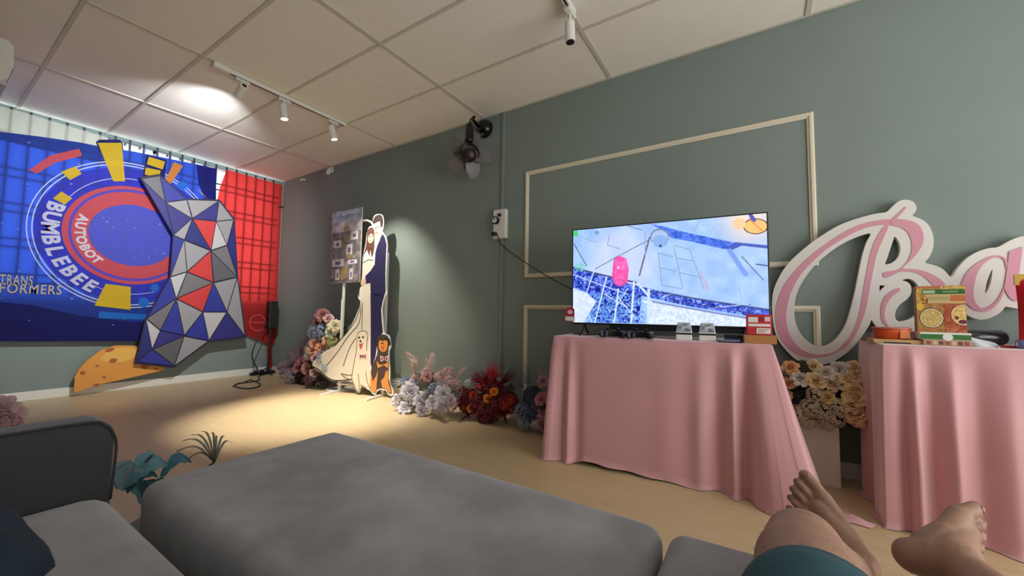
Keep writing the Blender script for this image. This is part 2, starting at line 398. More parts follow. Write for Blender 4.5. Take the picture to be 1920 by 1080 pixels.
# red cloth
FR = Frame((XL+.0560, 0, 0), (1, 0, 0))
REDC = mat('red_cloth', (212, 56, 54), .7, trans=.62)
red = thing('red_drape', FR.p+Vector((0, 2.5, .3)), 'red cloth over the window with a slanted lower hem beside the banner', 'drape')
cut('cloth', FR, [[(425, 318), (529, 347), (520, 560), (516, 644), (509, 644), (510, 690), (501, 690), (500, 643), (472, 632), (400, 600), (392, 420), (404, 392), (412, 352)]], 0, 0, REDC, red)
RL = mat('rose_line_print', (222, 96, 90), .7)
cut('printed_circle', FR, [ell(483, 605, 15.5, 15.5, 36), ell(483, 605, 14.3, 14.3, 36)], .0016, 0, RL, red)
cut('printed_line', FR, [[(471, 604.4), (495, 604.4), (495, 605.4), (471, 605.4)]], .0016, 0, RL, red)
# white blind in the window head
FW = Frame((XL+.0545, 0, 0), (1, 0, 0))
blind = thing('window_blind', FW.p+Vector((0, .6, 2.0)), 'white roller blind hanging in the window head above the blue banner', 'blind')
u0 = FW.uv(0, 200)[0]-.2; pts = [FW.uv(*p) for p in ((0, 199), (60, 216), (130, 237), (200, 257))]
cut_uv('cloth', FW, [[(u0, pts[0][1]+.02)]+pts+[(pts[-1][0]+.02, 2.37), (u0, 2.37)]], 0, .001, mat('white_blind_cloth', (214, 214, 206), .8, trans=.5), blind)
MB().tube([FW.world(u0, 2.372), FW.world(pts[-1][0]+.02, 2.372)], .002, 8).build('bottom_rail', M_white, blind)

# abstract standee in front of the banner (plain geometric stand-in): faceted board
FS = Frame((XL+.15, 0, 0), (1, 0, 0))
sd = thing('geometric_standee', FS.p+Vector((0, 1.9, .25)), 'faceted grey, navy and red foam-board cut-out hung before the blue banner', 'standee')
OUT = [(262, 332), (298, 326), (350, 372), (412, 374), (440, 410), (447, 520), (462, 634), (392, 642), (326, 690), (252, 682), (272, 600), (318, 520), (324, 440)]
cut('backing_board', FS, [OUT], 0, .03, mat('dark_foam_board', (40, 38, 58), .7), sd)
MB().box(XL+.08, XL+.125, 1.9, 2.0, 1.2, 1.3).build('hanger_block', M_black, sd)
INN = [(310, 380), (360, 410), (405, 415), (345, 450), (395, 470), (425, 460), (350, 510), (400, 530), (330, 560), (380, 585), (425, 585), (300, 620), (345, 630), (285, 655)]
def tri_fill():
    bm = bmesh.new(); pts = []
    cxm, cym = sum(p[0] for p in OUT)/len(OUT), sum(p[1] for p in OUT)/len(OUT)
    allp = [(p[0]+(cxm-p[0])*.025, p[1]+(cym-p[1])*.02) for p in OUT]+INN
    from mathutils.geometry import delaunay_2d_cdt
    n = len(OUT); co, ed, fa, *_ = delaunay_2d_cdt([Vector(p) for p in allp], [(i, (i+1) % n) for i in range(n)], [], 1, 1e-4)
    return co, fa
co, fa = tri_fill()
pal = [((150, 148, 150), .45), ((186, 184, 184), .4), ((112, 108, 110), .5), ((38, 46, 140), .6), ((44, 40, 118), .6), ((30, 34, 110), .6), ((196, 52, 50), .6), ((92, 90, 96), .5)]
wts = [4, 3, 3, 3, 3, 2, 2, 2]
for k, f in enumerate(fa):
    P = [co[i] for i in f]; c = sum(P, Vector((0, 0)))/3
    lp = [tuple(c+(p-c)*.93) for p in P]; cc, rr = random.choices(pal, wts)[0]
    cut('facet', FS, [lp], .005+.006*random.random(), .01, cmat(cc, rr), sd)
# orange boulder cut-out
FC = Frame((XL+.105, 0, 0), (1, 0, 0))
ch = thing('boulder_cutout', FC.p+Vector((0, .9, .02)), 'orange cratered boulder cut-out standing against the wall below the banner', 'cutout')
cut('board', FC, [[(139, 737), (140, 706), (150, 690), (163, 676), (190, 656), (216, 648), (250, 648), (285, 662), (309, 684), (308, 694), (250, 707), (181, 722)]], 0, .02, mat('orange_print_board', (222, 150, 66), .6, noise=.08, nscale=4), ch, 0)
cut('printed_highlight', FC, [[(188, 672), (210, 655), (245, 652), (262, 662), (240, 676), (205, 680)]], .002, .002, cmat((232, 180, 84), .6), ch, 3)
for (x, y_, rx, ry, rt) in ((206, 656, 9, 3.5, -.3), (212, 676, 8, 4, -.2), (182, 686, 3.5, 2, 0), (155, 699, 5, 3.5, -.2), (195, 707, 4, 2, 0), (181, 722, 6, 3, -.1), (271, 688, 7, 4, 0), (293, 692, 3, 2, 0)):
    cut('printed_crater', FC, [ell(x, y_, rx, ry, 14, rot=rt)], .003, .002, cmat((168, 92, 40), .6), ch)

# ================================================================ wedding couple standee
pA, pB = onZ(628, 735, 0), onZ(728, 745, 0); pA.z = pB.z = 0
t_ = (pB-pA).normalized(); nrm = Vector((t_.y, -t_.x, 0))
FO = Frame(pA+nrm*.02, nrm)
cs = thing('couple_standee', (pA+pB)/2, 'white cut-out of an illustrated bride and groom with two dogs on a metal stand', 'standee')
OC = [(709.3, 401.4), (716.3, 403.2), (719.5, 413), (719, 425), (717.2, 434), (723.4, 444.6), (726.5, 458.7), (725.5, 487), (724.3, 513), (724.3, 541), (725.5, 549), (721.6, 557), (719, 566), (717, 581), (718.7, 606.7), (720.7, 625), (729.4, 630), (733, 649.4), (729.4, 661), (731.4, 696), (731.4, 719.4), (737.6, 735), (735.2, 742.7), (727.5, 740), (723.6, 733), (713, 731), (706, 735), (704, 741), (698, 738), (694.4, 733), (686.6, 729), (676, 725), (674, 735), (669, 736), (667, 729), (660, 715.5), (640, 716), (622.5, 714.5), (611, 708), (599, 697), (587.5, 689), (587, 679), (605, 662), (628, 647.5), (648, 626), (663, 601), (673, 577.5), (676, 565), (671.4, 559), (673, 545), (676.7, 531), (679.4, 513), (679.4, 488.6), (682, 472.7), (685.5, 457), (688, 436), (692.6, 425), (699.6, 422.6), (699, 413), (702, 404)]
cut('cutout_board', FO, [OC], 0, .012, mat('white_print_board', (240, 238, 232), .55), cs, 3)
def c3(l): return [(660+a/5.68, 390+b/5.68) for a, b in l]
def c4(l): return [(570+a/5.144, 560+b/5.144) for a, b in l]
CRE = cmat((236, 228, 212), .6); INK = cmat((40, 34, 36), .6); SUIT = cmat((38, 34, 80), .6); SKIN1 = cmat((232, 190, 168), .6); HAIRB = cmat((96, 62, 50), .6); HAIRD = cmat((52, 36, 32), .6)
def pr(nm, lp, m, off=.0015, sm=0): return cut(nm, FO, [lp], off, .0012, m, cs, sm)
pr('printed_dress', [(690, 478), (697, 486), (700, 500), (697, 530), (694, 560), (694.5, 610), (694, 680), (696, 722), (690, 726), (676, 722), (662, 712), (640, 713), (622, 711), (612, 705), (601, 695), (591, 688), (591, 680), (608, 664), (631, 649.5), (651, 628), (666, 602), (677, 575), (681, 545), (682, 500)], CRE, .0012)
pr('printed_jacket', c3([(300, 330), (325, 272), (352, 318), (368, 390), (360, 560), (356, 700), (358, 895), (345, 922), (255, 937), (200, 900), (196, 800), (150, 808), (140, 730), (200, 668), (243, 600), (250, 480), (272, 400)]), SUIT, .0022)
pr('printed_trousers', [(695, 549), (721, 553), (717.2, 566), (714.5, 581), (716.2, 606), (718, 622), (708, 640), (704, 668), (697, 690), (695, 680), (695.4, 600)], SUIT, .0022)
pr('printed_shirt', c3([(245, 350), (290, 300), (300, 335), (272, 400), (252, 470), (240, 440)]), cmat((232, 230, 226), .6), .0026)
pr('printed_neck', c3([(250, 300), (310, 260), (300, 320), (252, 352)]), SKIN1, .0030)
pr('printed_face', [(660+a/5.68, 390+b/5.68) for a, b in ell(268, 238, 42, 66, 20, rot=.2)], SKIN1, .0034)
pr('printed_hair', c3([(226, 165), (236, 105), (278, 74), (320, 84), (332, 150), (318, 205), (306, 195), (298, 140), (262, 152)]), HAIRD, .0042, 3)
pr('printed_hair', c3([(158, 330), (166, 240), (205, 205), (236, 228), (240, 300), (236, 430), (212, 525), (196, 430), (186, 510), (160, 440), (126, 500), (148, 410)]), HAIRB, .0038, 2)
pr('printed_face', [(660+a/5.68, 390+b/5.68) for a, b in ell(203, 325, 30, 52, 20, rot=.15)], SKIN1, .0050)
pr('printed_fringe', c3([(172, 310), (178, 245), (205, 215), (232, 235), (238, 290), (215, 262), (190, 285)]), HAIRB, .0056)
for a, b in ((192, 305), (218, 298), (256, 215), (280, 202)): pr('printed_eye', [(660+x/5.68, 390+y_/5.68) for x, y_ in ell(a, b, 7, 6, 10)], INK, .0064)
for a, b in ((204, 352), (262, 262)): pr('printed_mouth', [(660+x/5.68, 390+y_/5.68) for x, y_ in ell(a, b, 10, 4, 10)], cmat((196, 92, 84), .6), .0064)
pr('printed_hand', c3([(100, 770), (145, 735), (150, 800), (110, 830), (98, 810)]), SKIN1, .0034)
def ln(lp, w=.007, m=INK, off=.0030, nm='printed_line'):
    q = catmull([FO.uv(*p) for p in lp], 4, False); return cut_uv(nm, FO, [ribbon(q, w)], off, .0012, m, cs)
ln(c4([(548, 60), (500, 200), (400, 345), (290, 460)])); ln(c4([(552, 90), (530, 240), (430, 360), (320, 520), (200, 670)])); ln(c4([(565, 40), (560, 300)])); ln(c4([(500, 380), (440, 480), (380, 650)]))
ln(c4([(85, 655), (150, 690), (210, 750), (280, 788), (360, 790), (465, 778)]), .012); ln(c3([(125, 580), (180, 550), (225, 560)]), .005); ln(c3([(130, 470), (112, 600), (100, 760)]), .005); ln(c3([(75, 940), (80, 860), (110, 800)]), .009, cmat((60, 46, 44), .6))
ln(c3([(196, 905), (192, 1080)]), .006, cmat((230, 230, 236), .6)); ln(c3([(255, 937), (300, 936), (350, 915)]), .005)
# pale dog
PD = cmat((238, 228, 206), .6)
pr('printed_dog', c4([(520, 330), (560, 310), (610, 325), (605, 420), (612, 560), (630, 690), (640, 780), (612, 860), (560, 830), (535, 895), (505, 890), (470, 790), (465, 720), (490, 600), (510, 500), (512, 400)]), PD, .0026, 2)
for l in ([(512, 340), (560, 310), (615, 330), (608, 420), (606, 500)], [(512, 345), (510, 480), (485, 620), (465, 740), (470, 790), (500, 860), (520, 900), (535, 850), (525, 720)], [(465, 735), (410, 735), (360, 722), (400, 760), (462, 782)], [(600, 700), (610, 790), (640, 870)], [(545, 830), (600, 865)]):
    ln(c4(l), .006, cmat((90, 76, 62), .6), .0044)
for a, b in ((535, 375), (572, 372), (547, 410)): pr('printed_eye', c4(ell(a, b, 10, 10, 10)), INK, .0050)
pr('printed_tongue', c4([(535, 440), (575, 425), (560, 470), (548, 490), (540, 470)]), cmat((206, 84, 84), .6), .0050)
def bow(a, b, s):
    pr('printed_bow', c4([(a-s, b-30), (a, b-12), (a+s, b-32), (a+s*.9, b+28), (a, b+12), (a-s*.9, b+30)]), cmat((226, 196, 198), .6), .0056)
    for d in (-.55, 0, .55): pr('printed_check', c4(ell(a+d*s, b, 8, 14, 8)), cmat((120, 48, 56), .6), .0066)
for l in ([(518, 330), (506, 345), (506, 372), (520, 378), (530, 350)], [(604, 326), (622, 340), (624, 362), (608, 364), (598, 345)]): pr('printed_ear', c4(l), cmat((214, 198, 168), .6), .0046, 2)
# brown dog
DB = cmat((74, 60, 56), .6); OB = cmat((226, 152, 76), .6)
pr('printed_dog', c4([(700, 420), (715, 365), (765, 345), (812, 365), (822, 440), (812, 520), (822, 620), (815, 760), (850, 905), (810, 905), (790, 870), (735, 865), (700, 880), (690, 910), (655, 890), (640, 850), (650, 680), (690, 580), (712, 510)]), DB, .0030, 2)
pr('printed_muzzle', c4([(722, 430), (735, 400), (760, 410), (790, 400), (808, 425), (800, 490), (765, 515), (730, 490)]), OB, .0040, 2)
pr('printed_chest', c4([(700, 600), (735, 640), (790, 630), (818, 600), (812, 670), (770, 640), (715, 670)]), OB, .0040)
pr('printed_leg', c4([(645, 700), (665, 800), (700, 740), (715, 690), (700, 860), (690, 905), (660, 900), (640, 850)]), OB, .0042); pr('printed_leg', c4([(745, 790), (775, 760), (795, 690), (812, 700), (815, 800), (845, 905), (815, 905), (790, 865), (755, 855)]), OB, .0042)
for a, b in ((742, 388), (785, 386), (758, 430)): pr('printed_eye', c4(ell(a, b, 9, 9, 10)), INK, .0050)
pr('printed_tongue', c4([(745, 458), (780, 455), (768, 500), (752, 500)]), cmat((210, 104, 92), .6), .0050)
for l in ([(722, 375), (700, 400), (694, 440), (708, 452), (722, 420)], [(806, 372), (830, 395), (838, 440), (824, 454), (810, 418)]): pr('printed_ear', c4(l), cmat((52, 42, 40), .6), .0046, 2)
bow(570, 555, 36); bow(778, 578, 40)
# its metal stand: two uprights behind, cross bar, two feet
bk = -nrm*.03
for P, top_, nm in ((pA+bk+t_*.03, 1.0, 'upright'), (pB+bk-t_*.09, 1.5, 'upright')):
    MB().box(-.014, .014, -.010, .010, 0.02, top_, Matrix.Translation(P) @ Matrix.Rotation(math.atan2(t_.y, t_.x), 4, 'Z')).build(nm, M_white, cs)
    MB().box(-.014, .014, -.26, .06, 0, .022, Matrix.Translation(P) @ Matrix.Rotation(math.atan2(t_.y, t_.x), 4, 'Z')).build('foot', M_white, cs)
q0, q1 = pA+bk+Vector((0, 0, .10)), pB+bk+Vector((0, 0, .06)); q0.z = q1.z = .085
MB().tube([q0, q1], .012, 8).build('cross_bar', M_white, cs)

# ================================================================ poster on a white pole
FP = Frame((-3.97, 2.66, 0), (.03, -1, 0))
po = thing('poster_stand', onP(632, 712, FP.p, FP.n), 'small collage poster on a thin white pole behind the couple standee', 'poster')
def grid_mesh(quad, fn, nx, ny, name):
    """quad: 4 world corners TL,TR,BR,BL; fn(U,V)->rgb(sRGB 0-255), stored as point colours"""
    U, V = np.meshgrid(np.linspace(0, 1, nx), np.linspace(0, 1, ny)); U = U.ravel(); V = V.ravel()
    A, B, C_, D = [np.array(q) for q in quad]
    P = (1-V)[:, None]*((1-U)[:, None]*A+U[:, None]*B)+V[:, None]*((1-U)[:, None]*D+U[:, None]*C_)
    i = np.arange(nx*ny).reshape(ny, nx); a, b, c, d = i[:-1, :-1].ravel(), i[:-1, 1:].ravel(), i[1:, 1:].ravel(), i[1:, :-1].ravel()
    me = bpy.data.meshes.new(name); me.from_pydata(P.tolist(), [], np.stack([d, c, b, a], 1).tolist()); me.update()
    rgb = np.clip(fn(U, V), 0, 255)/255; L = np.where(rgb <= .04045, rgb/12.92, ((rgb+.055)/1.055)**2.4)
    at = me.attributes.new('print', 'FLOAT_COLOR', 'POINT'); at.data.foreach_set('color', np.concatenate([L, np.ones((len(L), 1))], 1).astype(np.float32).ravel())
    return me
def print_mat(name, rough=.5, emit=0):
    M = bpy.data.materials.new(name); M.use_nodes = True; nt = M.node_tree; b = nt.nodes['Principled BSDF']
    a = nt.nodes.new('ShaderNodeAttribute'); a.attribute_name = 'print'; b.inputs['Roughness'].default_value = rough
    if emit:
        b.inputs['Base Color'].default_value = (.01, .01, .012, 1); nt.links.new(a.outputs['Color'], b.inputs['Emission Color']); b.inputs['Emission Strength'].default_value = emit
    else: nt.links.new(a.outputs['Color'], b.inputs['Base Color'])
    return M
def inpoly(X, Y, poly):
    r = np.zeros(X.shape, bool); n = len(poly)
    for i in range(n):
        (x0, y0), (x1, y1) = poly[i], poly[(i+1) % n]
        c = ((y0 > Y) != (y1 > Y)); 
        if y1 != y0: r ^= c & (X < (x1-x0)*(Y-y0)/(y1-y0)+x0)
    return r
def seg(X, Y, a, b):
    dx, dy = b[0]-a[0], b[1]-a[1]; t = np.clip(((X-a[0])*dx+(Y-a[1])*dy)/(dx*dx+dy*dy+1e-9), 0, 1)
    return np.hypot(X-a[0]-t*dx, Y-a[1]-t*dy)
def vnoise(X, Y, s, seed):
    g = np.random.default_rng(seed).random((64, 64)); x = (X/s) % 63; y = (Y/s) % 63; xi = x.astype(int); yi = y.astype(int); fx = x-xi; fy = y-yi
    fx = fx*fx*(3-2*fx); fy = fy*fy*(3-2*fy)
    return (g[yi, xi]*(1-fx)+g[yi, xi+1]*fx)*(1-fy)+(g[yi+1, xi]*(1-fx)+g[yi+1, xi+1]*fx)*fy
def blend(C, mask, col):
    mask = mask.astype(float)[:, None]; return C*(1-mask)+np.array(col, float)*mask
def poster_fn(U, V):
    X, Y = U*60, V*138
    C = np.zeros((len(U), 3))+np.array((128, 122, 122)); C = blend(C, V < .17, (176, 190, 214)); C = blend(C, (V > .17) & (V < .30), (196, 188, 200))
    C = blend(C, inpoly(X, Y, [(12, 28), (30, 18), (50, 28), (60, 34), (0, 36)]), (214, 206, 214))
    C += ((vnoise(X, Y, 6, 3)-.5)*70)[:, None]
    for (x, y_, w, h) in ((6, 56, 16, 14), (40, 42, 14, 16), (32, 66, 12, 20), (4, 92, 24, 14), (12, 112, 8, 20), (40, 112, 7, 20), (36, 96, 18, 7)):
        C = blend(C, (abs(X-x-w/2) < w/2) & (abs(Y-y_-h/2) < h/2), (222, 216, 222)); C = blend(C, (abs(X-x-w/2) < w*.22) & (abs(Y-y_-h*.55) < h*.22), (110, 96, 130))
    for (x, y_, r) in ((31, 36, 6), (30, 52, 5), (26, 66, 4), (30, 116, 7), (26, 126, 6), (38, 88, 5)): C = blend(C, np.hypot(X-x, Y-y_) < r, (168, 146, 90))
    C = blend(C, seg(X, Y, (14, 12), (46, 10)) < 1.2, (120, 140, 180)); C = blend(C, seg(X, Y, (20, 17), (42, 15)) < .8, (140, 156, 190))
    return C
Q = [onP(*p, FP.p, FP.n) for p in ((622, 402), (680, 391), (680, 528), (614, 533))]
for q, r_ in ((1, 2), (0, 3)): Q[r_].x = Q[q].x
Q[0].z = Q[1].z = 2.02; Q[2].z = Q[3].z = 1.19
bx = MB().box(min(Q[0].x, Q[3].x), Q[1].x, FP.p.y+.004, FP.p.y+.014, 1.19, 2.02).build('poster_board', M_white, po)
yq = FP.p.y+.002
link('poster_print', grid_mesh([(Q[0].x, yq, 2.02), (Q[1].x, yq, 2.02), (Q[1].x, yq, 1.19), (Q[0].x, yq, 1.19)], poster_fn, 90, 130, 'poster_print'), print_mat('collage_print'), po)
pz = onP(637, 600, FP.p, FP.n)
MB().tube([(pz.x, pz.y+.03, 0.01), (pz.x+.015, pz.y+.03, 1.5)], .017, 10).build('pole', M_white, po)
MB().lathe([(.14, 0), (.14, .012), (.02, .02)], Matrix.Translation((pz.x, pz.y+.03, 0)), 24).build('base_plate', M_white, po)
a0 = onP(682, 414, FP.p, FP.n); a1 = onP(698, 419, FP.p, FP.n)
MB().tube([(Q[1].x-.3, FP.p.y+.02, 1.93), a0+Vector((-.06, .02, .01)), a0+Vector((.03, .02, .005)), (a0+a1)/2+Vector((.03, .02, 0)), a1+Vector((.02, .02, -.05)), a1+Vector((.05, .02, -.2))], .012, 8).build('bent_tube', M_white, po)

# ================================================================ script sign "Ba"
FT = Frame((0, 2.80, 0), (0, -1, 0))
def g(l): return [(1420+a/3.176, 360+b/3.176) for a, b in l]
def g2(l): return [(1640+a/6, 440+b/6) for a, b in l]
sg = thing('letter_sign', (.6, 2.82, .62), 'large white and pink script letters Ba mounted on the green wall', 'sign')
OB_ = [(880, 46), (925, 56), (948, 90), (940, 122), (926, 141), (985, 166), (1030, 212), (1050, 280), (1045, 340), (1022, 390), (1000, 420), (1060, 438), (1110, 463), (1155, 506), (1190, 458), (1240, 402), (1300, 362), (1370, 336), (1440, 326), (1500, 292), (1550, 271), (1600, 262), (1660, 262), (1680, 300), (1672, 380), (1655, 480), (1650, 580), (1690, 600), (1690, 650), (1640, 690), (1588, 696), (1540, 693), (1490, 684), (1475, 686), (1450, 715), (1400, 745), (1340, 760), (1290, 752), (1240, 726), (1200, 690), (1160, 650), (1140, 690), (1080, 760), (1000, 815), (920, 845), (850, 850), (790, 840), (730, 815), (700, 790), (680, 762), (668, 790), (640, 835), (600, 890), (540, 952), (470, 1000), (400, 1028), (330, 1032), (250, 1010), (190, 962), (130, 890), (100, 812), (88, 700), (92, 605), (120, 525), (170, 442), (240, 370), (330, 296), (420, 236), (500, 192), (600, 156), (700, 130), (768, 119), (800, 90), (840, 57)]
H1 = [(675, 248), (620, 258), (540, 290), (450, 345), (360, 420), (300, 490), (250, 570), (225, 650), (222, 740), (240, 810), (280, 870), (340, 915), (390, 920), (440, 900), (490, 850), (530, 780), (555, 700), (580, 600), (600, 500), (625, 380), (650, 300)]
H2 = [(820, 265), (845, 300), (852, 345), (838, 390), (805, 420), (762, 430), (775, 390), (795, 330), (810, 285)]
H3 = [(862, 525), (905, 516), (940, 535), (960, 565), (975, 620), (960, 710), (925, 748), (880, 766), (842, 770), (822, 750), (824, 710), (850, 670), (893, 637), (915, 605), (917, 570), (905, 545), (885, 532)]
H4 = [(728, 555), (762, 557), (727, 594)]; H5 = [(1400, 460), (1395, 520), (1380, 570), (1358, 605), (1362, 560), (1378, 505)]
FOAM = mat('white_foam_board', (226, 222, 216), .6); PNK = mat('rose_pink_print', (216, 152, 170), .6)
L = [catmull([FT.uv(*p) for p in g(OB_)], 3)]+[catmull([FT.uv(*p) for p in g(h)], 3) for h in (H1, H2, H3, H5)]+[[FT.uv(*p) for p in g(H4)]]
cut_uv('letter_board', FT, L, 0, .035, FOAM, sg)
P1 = [(800, 163), (720, 168), (640, 185), (560, 215), (480, 260), (400, 315), (320, 375), (250, 440), (190, 510), (150, 570), (120, 650), (107, 720), (112, 800), (135, 870), (180, 930), (240, 970), (300, 985), (370, 985), (450, 965), (520, 920), (545, 890), (535, 880), (470, 945), (390, 967), (320, 960), (260, 935), (210, 880), (180, 810), (172, 740), (180, 670), (200, 600), (240, 520), (290, 455), (350, 395), (420, 335), (500, 285), (580, 240), (660, 210), (740, 197), (800, 198)]
P2 = [(755, 205), (780, 207), (745, 290), (712, 370), (690, 470), (670, 570), (655, 660), (630, 750), (590, 840), (540, 910), (500, 938), (490, 932), (540, 880), (575, 820), (605, 730), (622, 640), (635, 560), (655, 450), (672, 370), (700, 290), (735, 230)]
P2b = [(803, 160), (830, 160), (888, 94), (880, 88)]
P3 = [(800, 163), (860, 162), (920, 175), (965, 200), (985, 240), (990, 280), (975, 330), (940, 380), (900, 420), (866, 455), (925, 458), (990, 470), (1050, 495), (1100, 530), (1115, 560), (1060, 566), (1020, 530), (985, 500), (940, 480), (880, 473), (830, 482), (780, 508), (755, 508), (745, 492), (757, 478), (800, 470), (840, 462), (870, 440), (900, 400), (918, 350), (918, 300), (900, 250), (870, 220), (830, 205), (800, 198)]
P4 = [(848, 573), (845, 590), (800, 625), (775, 660), (760, 700), (760, 750), (775, 790), (790, 800), (770, 800), (745, 770), (735, 720), (740, 670), (760, 625), (800, 590), (830, 575)]
P5 = [(1490, 330), (1480, 280), (1440, 245), (1370, 232), (1290, 250), (1200, 290), (1110, 350), (1040, 420), (990, 510), (965, 600), (980, 680), (1020, 760), (1090, 830), (1160, 860), (1220, 865), (1290, 850), (1360, 800), (1420, 720), (1450, 640), (1440, 605), (1420, 660), (1370, 740), (1300, 800), (1230, 825), (1180, 815), (1130, 760), (1110, 680), (1115, 580), (1140, 470), (1190, 370), (1260, 300), (1330, 260), (1400, 255), (1440, 275), (1465, 320), (1475, 380)]
P6 = [(1510, 190), (1660, 135), (1655, 200), (1612, 500), (1592, 640), (1640, 690), (1650, 730), (1600, 750), (1570, 750), (1520, 720), (1480, 660), (1450, 600), (1470, 500), (1490, 350)]
for k, (lp, fn) in enumerate(((P1, g), (P2, g), (P2b, g), (P3, g), (P4, g), (P5, g2), (P6, g2))):
    cut('pink_stroke', FT, [fn(lp)], .0016+.0004*k, .0014, PNK, sg, 3 if lp not in (P2b, P6) else 0)
for p in ((1475, 560), (1590, 620), (1700, 400), (1850, 480), (1905, 470)):
    u, v = FT.uv(*p); MB().tube([FT.world(u, v, -.034), FT.world(u, v, -.057)], .012, 8).build('wall_mount', M_white, sg)

# ================================================================ wall fan
fb = Vector((-2.13, YF, 2.60)); fm = onY(880, 291, 2.58)
fan = thing('wall_fan', (fb.x, YF-.02, fb.z), 'black wall-mounted fan with bent arm below the ceiling', 'fan')
RY = Matrix.Translation(fb) @ Matrix.Rotation(PI/2, 4, 'X')
M_gloss = mat('gloss_black_plastic', (14, 14, 16), .22); M_maroon = mat('dark_maroon_plastic', (40, 18, 20), .4)
MB().lathe([(.085, 0), (.085, .02), (.078, .05), (.055, .075), (.02, .085)], RY, 28).build('wall_dome', M_gloss, fan, True)
yk = fm+Vector((0, 0, .19)); e0 = fb+Vector((-.02, -.08, 0)); ek = onY(884, 224, 2.62)
MB().tube([e0, (e0+ek)/2+Vector((-.01, -.03, .03)), ek+Vector((.03, 0, .015)), ek, onY(880, 236, 2.60)], .013, 10).build('arm', M_gloss, fan, True)
k0, k1 = onY(880, 232, 2.60), onY(880, 268, 2.58)
MB().tube([k0, k0.lerp(k1, .15), k0.lerp(k1, .85), k1], [.018, .036, .036, .026], 14).build('tilt_housing', M_gloss, fan, True)
dirn = (EYE+Vector((0, .4, .2))-fm).normalized()
side = dirn.cross(Vector((0, 0, 1))).normalized(); upv = side.cross(dirn)
MB().tube([fm+side*(.085*math.sin(a))+Vector((0, 0, 1))*(.105*math.cos(a)) - dirn*.0 for a in np.linspace(-PI/2, PI/2, 15)], .008, 8).build('yoke', M_gloss, fan, True)
MB().tube([fm-side*.10, fm-side*.07], [.005, .016], 10).build('yoke_knob', M_gloss, fan); MB().tube([fm+side*.10, fm+side*.07], [.005, .016], 10).build('yoke_knob', M_gloss, fan)
MF = Matrix((side, upv, dirn)).transposed().to_4x4(); MF.translation = fm
mo_ = MB().lathe([(.02, -.07), (.055, -.05), (.062, 0), (.055, .035), (.03, .05)], MF, 24).build('motor_housing', M_maroon, fan, True)
M_blade = mat('smoky_blade_plastic', (104, 100, 98), .35)
MH = MF @ Matrix.Translation((0, 0, -.075)); 
MB().lathe([(.03, -.015), (.034, 0), (.03, .015)], MH, 20).build('hub', M_blade, fan, True)
for b in range(5):
    vs = []; fs = []; nseg = 8
    for i in range(nseg+1):
        t = i/nseg; r = .03+.175*t; w = .055*math.sin(PI*(.18+.72*t))+.012
        for s in (-1, 0, 1): a = s*w/max(r, .05)*1.1+.35*t; vs.append((r*math.cos(a), r*math.sin(a), s*w*.35))
    for i in range(nseg):
        for j in range(2): k = i*3+j; fs.append((k, k+1, k+4, k+3))
    me = MB().add(vs, fs).mesh('blade'); me.transform(MH @ Matrix.Rotation(2*PI*b/5+.3, 4, 'Z')); link('blade', me, M_blade, fan, True)

# ================================================================ cable trunking, timer panel, cord
tk = thing('cable_trunking', (-1.92, YF-.01, 0), 'thin vertical cable trunking painted the wall green', 'trunking')
MB().box(-1.934, -1.906, YF-.014, YF, .085, 1.54).build('lower_length', M_wall, tk, bevel=.002); MB().box(-1.934, -1.906, YF-.014, YF, 1.80, ZC).build('upper_length', M_wall, tk, bevel=.002)
pn = thing('timer_panel', (-1.925, YF-.03, 1.54), 'white wall socket panel with round timer dial beside the moulding', 'socket panel')
MB().box(-1.99, -1.86, YF-.045, YF, 1.54, 1.80).build('housing', M_white, pn, bevel=.006)
def disc(c, r, d, m, nm, par, n=20, dirv=(0, -1, 0)):
    return MB().tube([Vector(c), Vector(c)+Vector(dirv)*d], r, n).build(nm, m, par)
disc((-1.955, YF-.045, 1.70), .034, .03, M_black, 'timer_ring', pn); disc((-1.955, YF-.074, 1.70), .024, .004, M_white, 'timer_face', pn)
MB().box(-1.958, -1.952, YF-.082, YF-.077, 1.695, 1.722).build('timer_pointer', M_black, pn)
MB().box(-1.935, -1.905, YF-.06, YF-.04, 1.735, 1.76).build('switch', M_black, pn, bevel=.004)
MB().box(-1.985, -1.945, YF-.085, YF-.04, 1.565, 1.595).build('plug', M_black, pn, bevel=.006)
pts = [onY(933, 440, YF-.08), onY(940, 458, YF-.04), onY(965, 478, YF-.03), onY(1000, 502, YF-.06), onY(1040, 526, YF-.15), onY(1078, 545, YF-.27), onY(1120, 562, YF-.34)]
q = [tuple(p) for p in catmull([tuple(p) for p in pts], 5, False)]
tag(MB().tube(q, .0045, 6).build('power_cable', M_black, None, True), 'black power cord sagging from the socket panel to the television', 'cord')
# small wall fittings
def fitting(nm, p, r, label, cat, m=M_white):
    t = thing(nm, (p.x, YF-.02, p.z-r), label, cat)
    MB().box(p.x-r*.5, p.x+r*.5, YF-.02, YF, p.z-r*.4, p.z+r*.9).build('bracket', m, t, bevel=.003)
    MB().tube([(p.x, YF-.03, p.z+r*.5), (p.x, YF-.045, p.z-r*.2), (p.x, YF-.06, p.z-r)], [r*.35, r*.55, r*.4], 12).build('body', m, t, True)
fitting('motion_sensor', onY(623, 321, YF), .055, 'small white sensor high on the green wall near the ceiling', 'sensor')
fitting('wall_hook', onY(572, 338, YF), .022, 'tiny white hook high on the wall near the corner', 'hook')
fitting('cable_clip', onY(531, 389, YF), .018, 'tiny dark clip on the wall beside the red drape', 'clip', M_black)

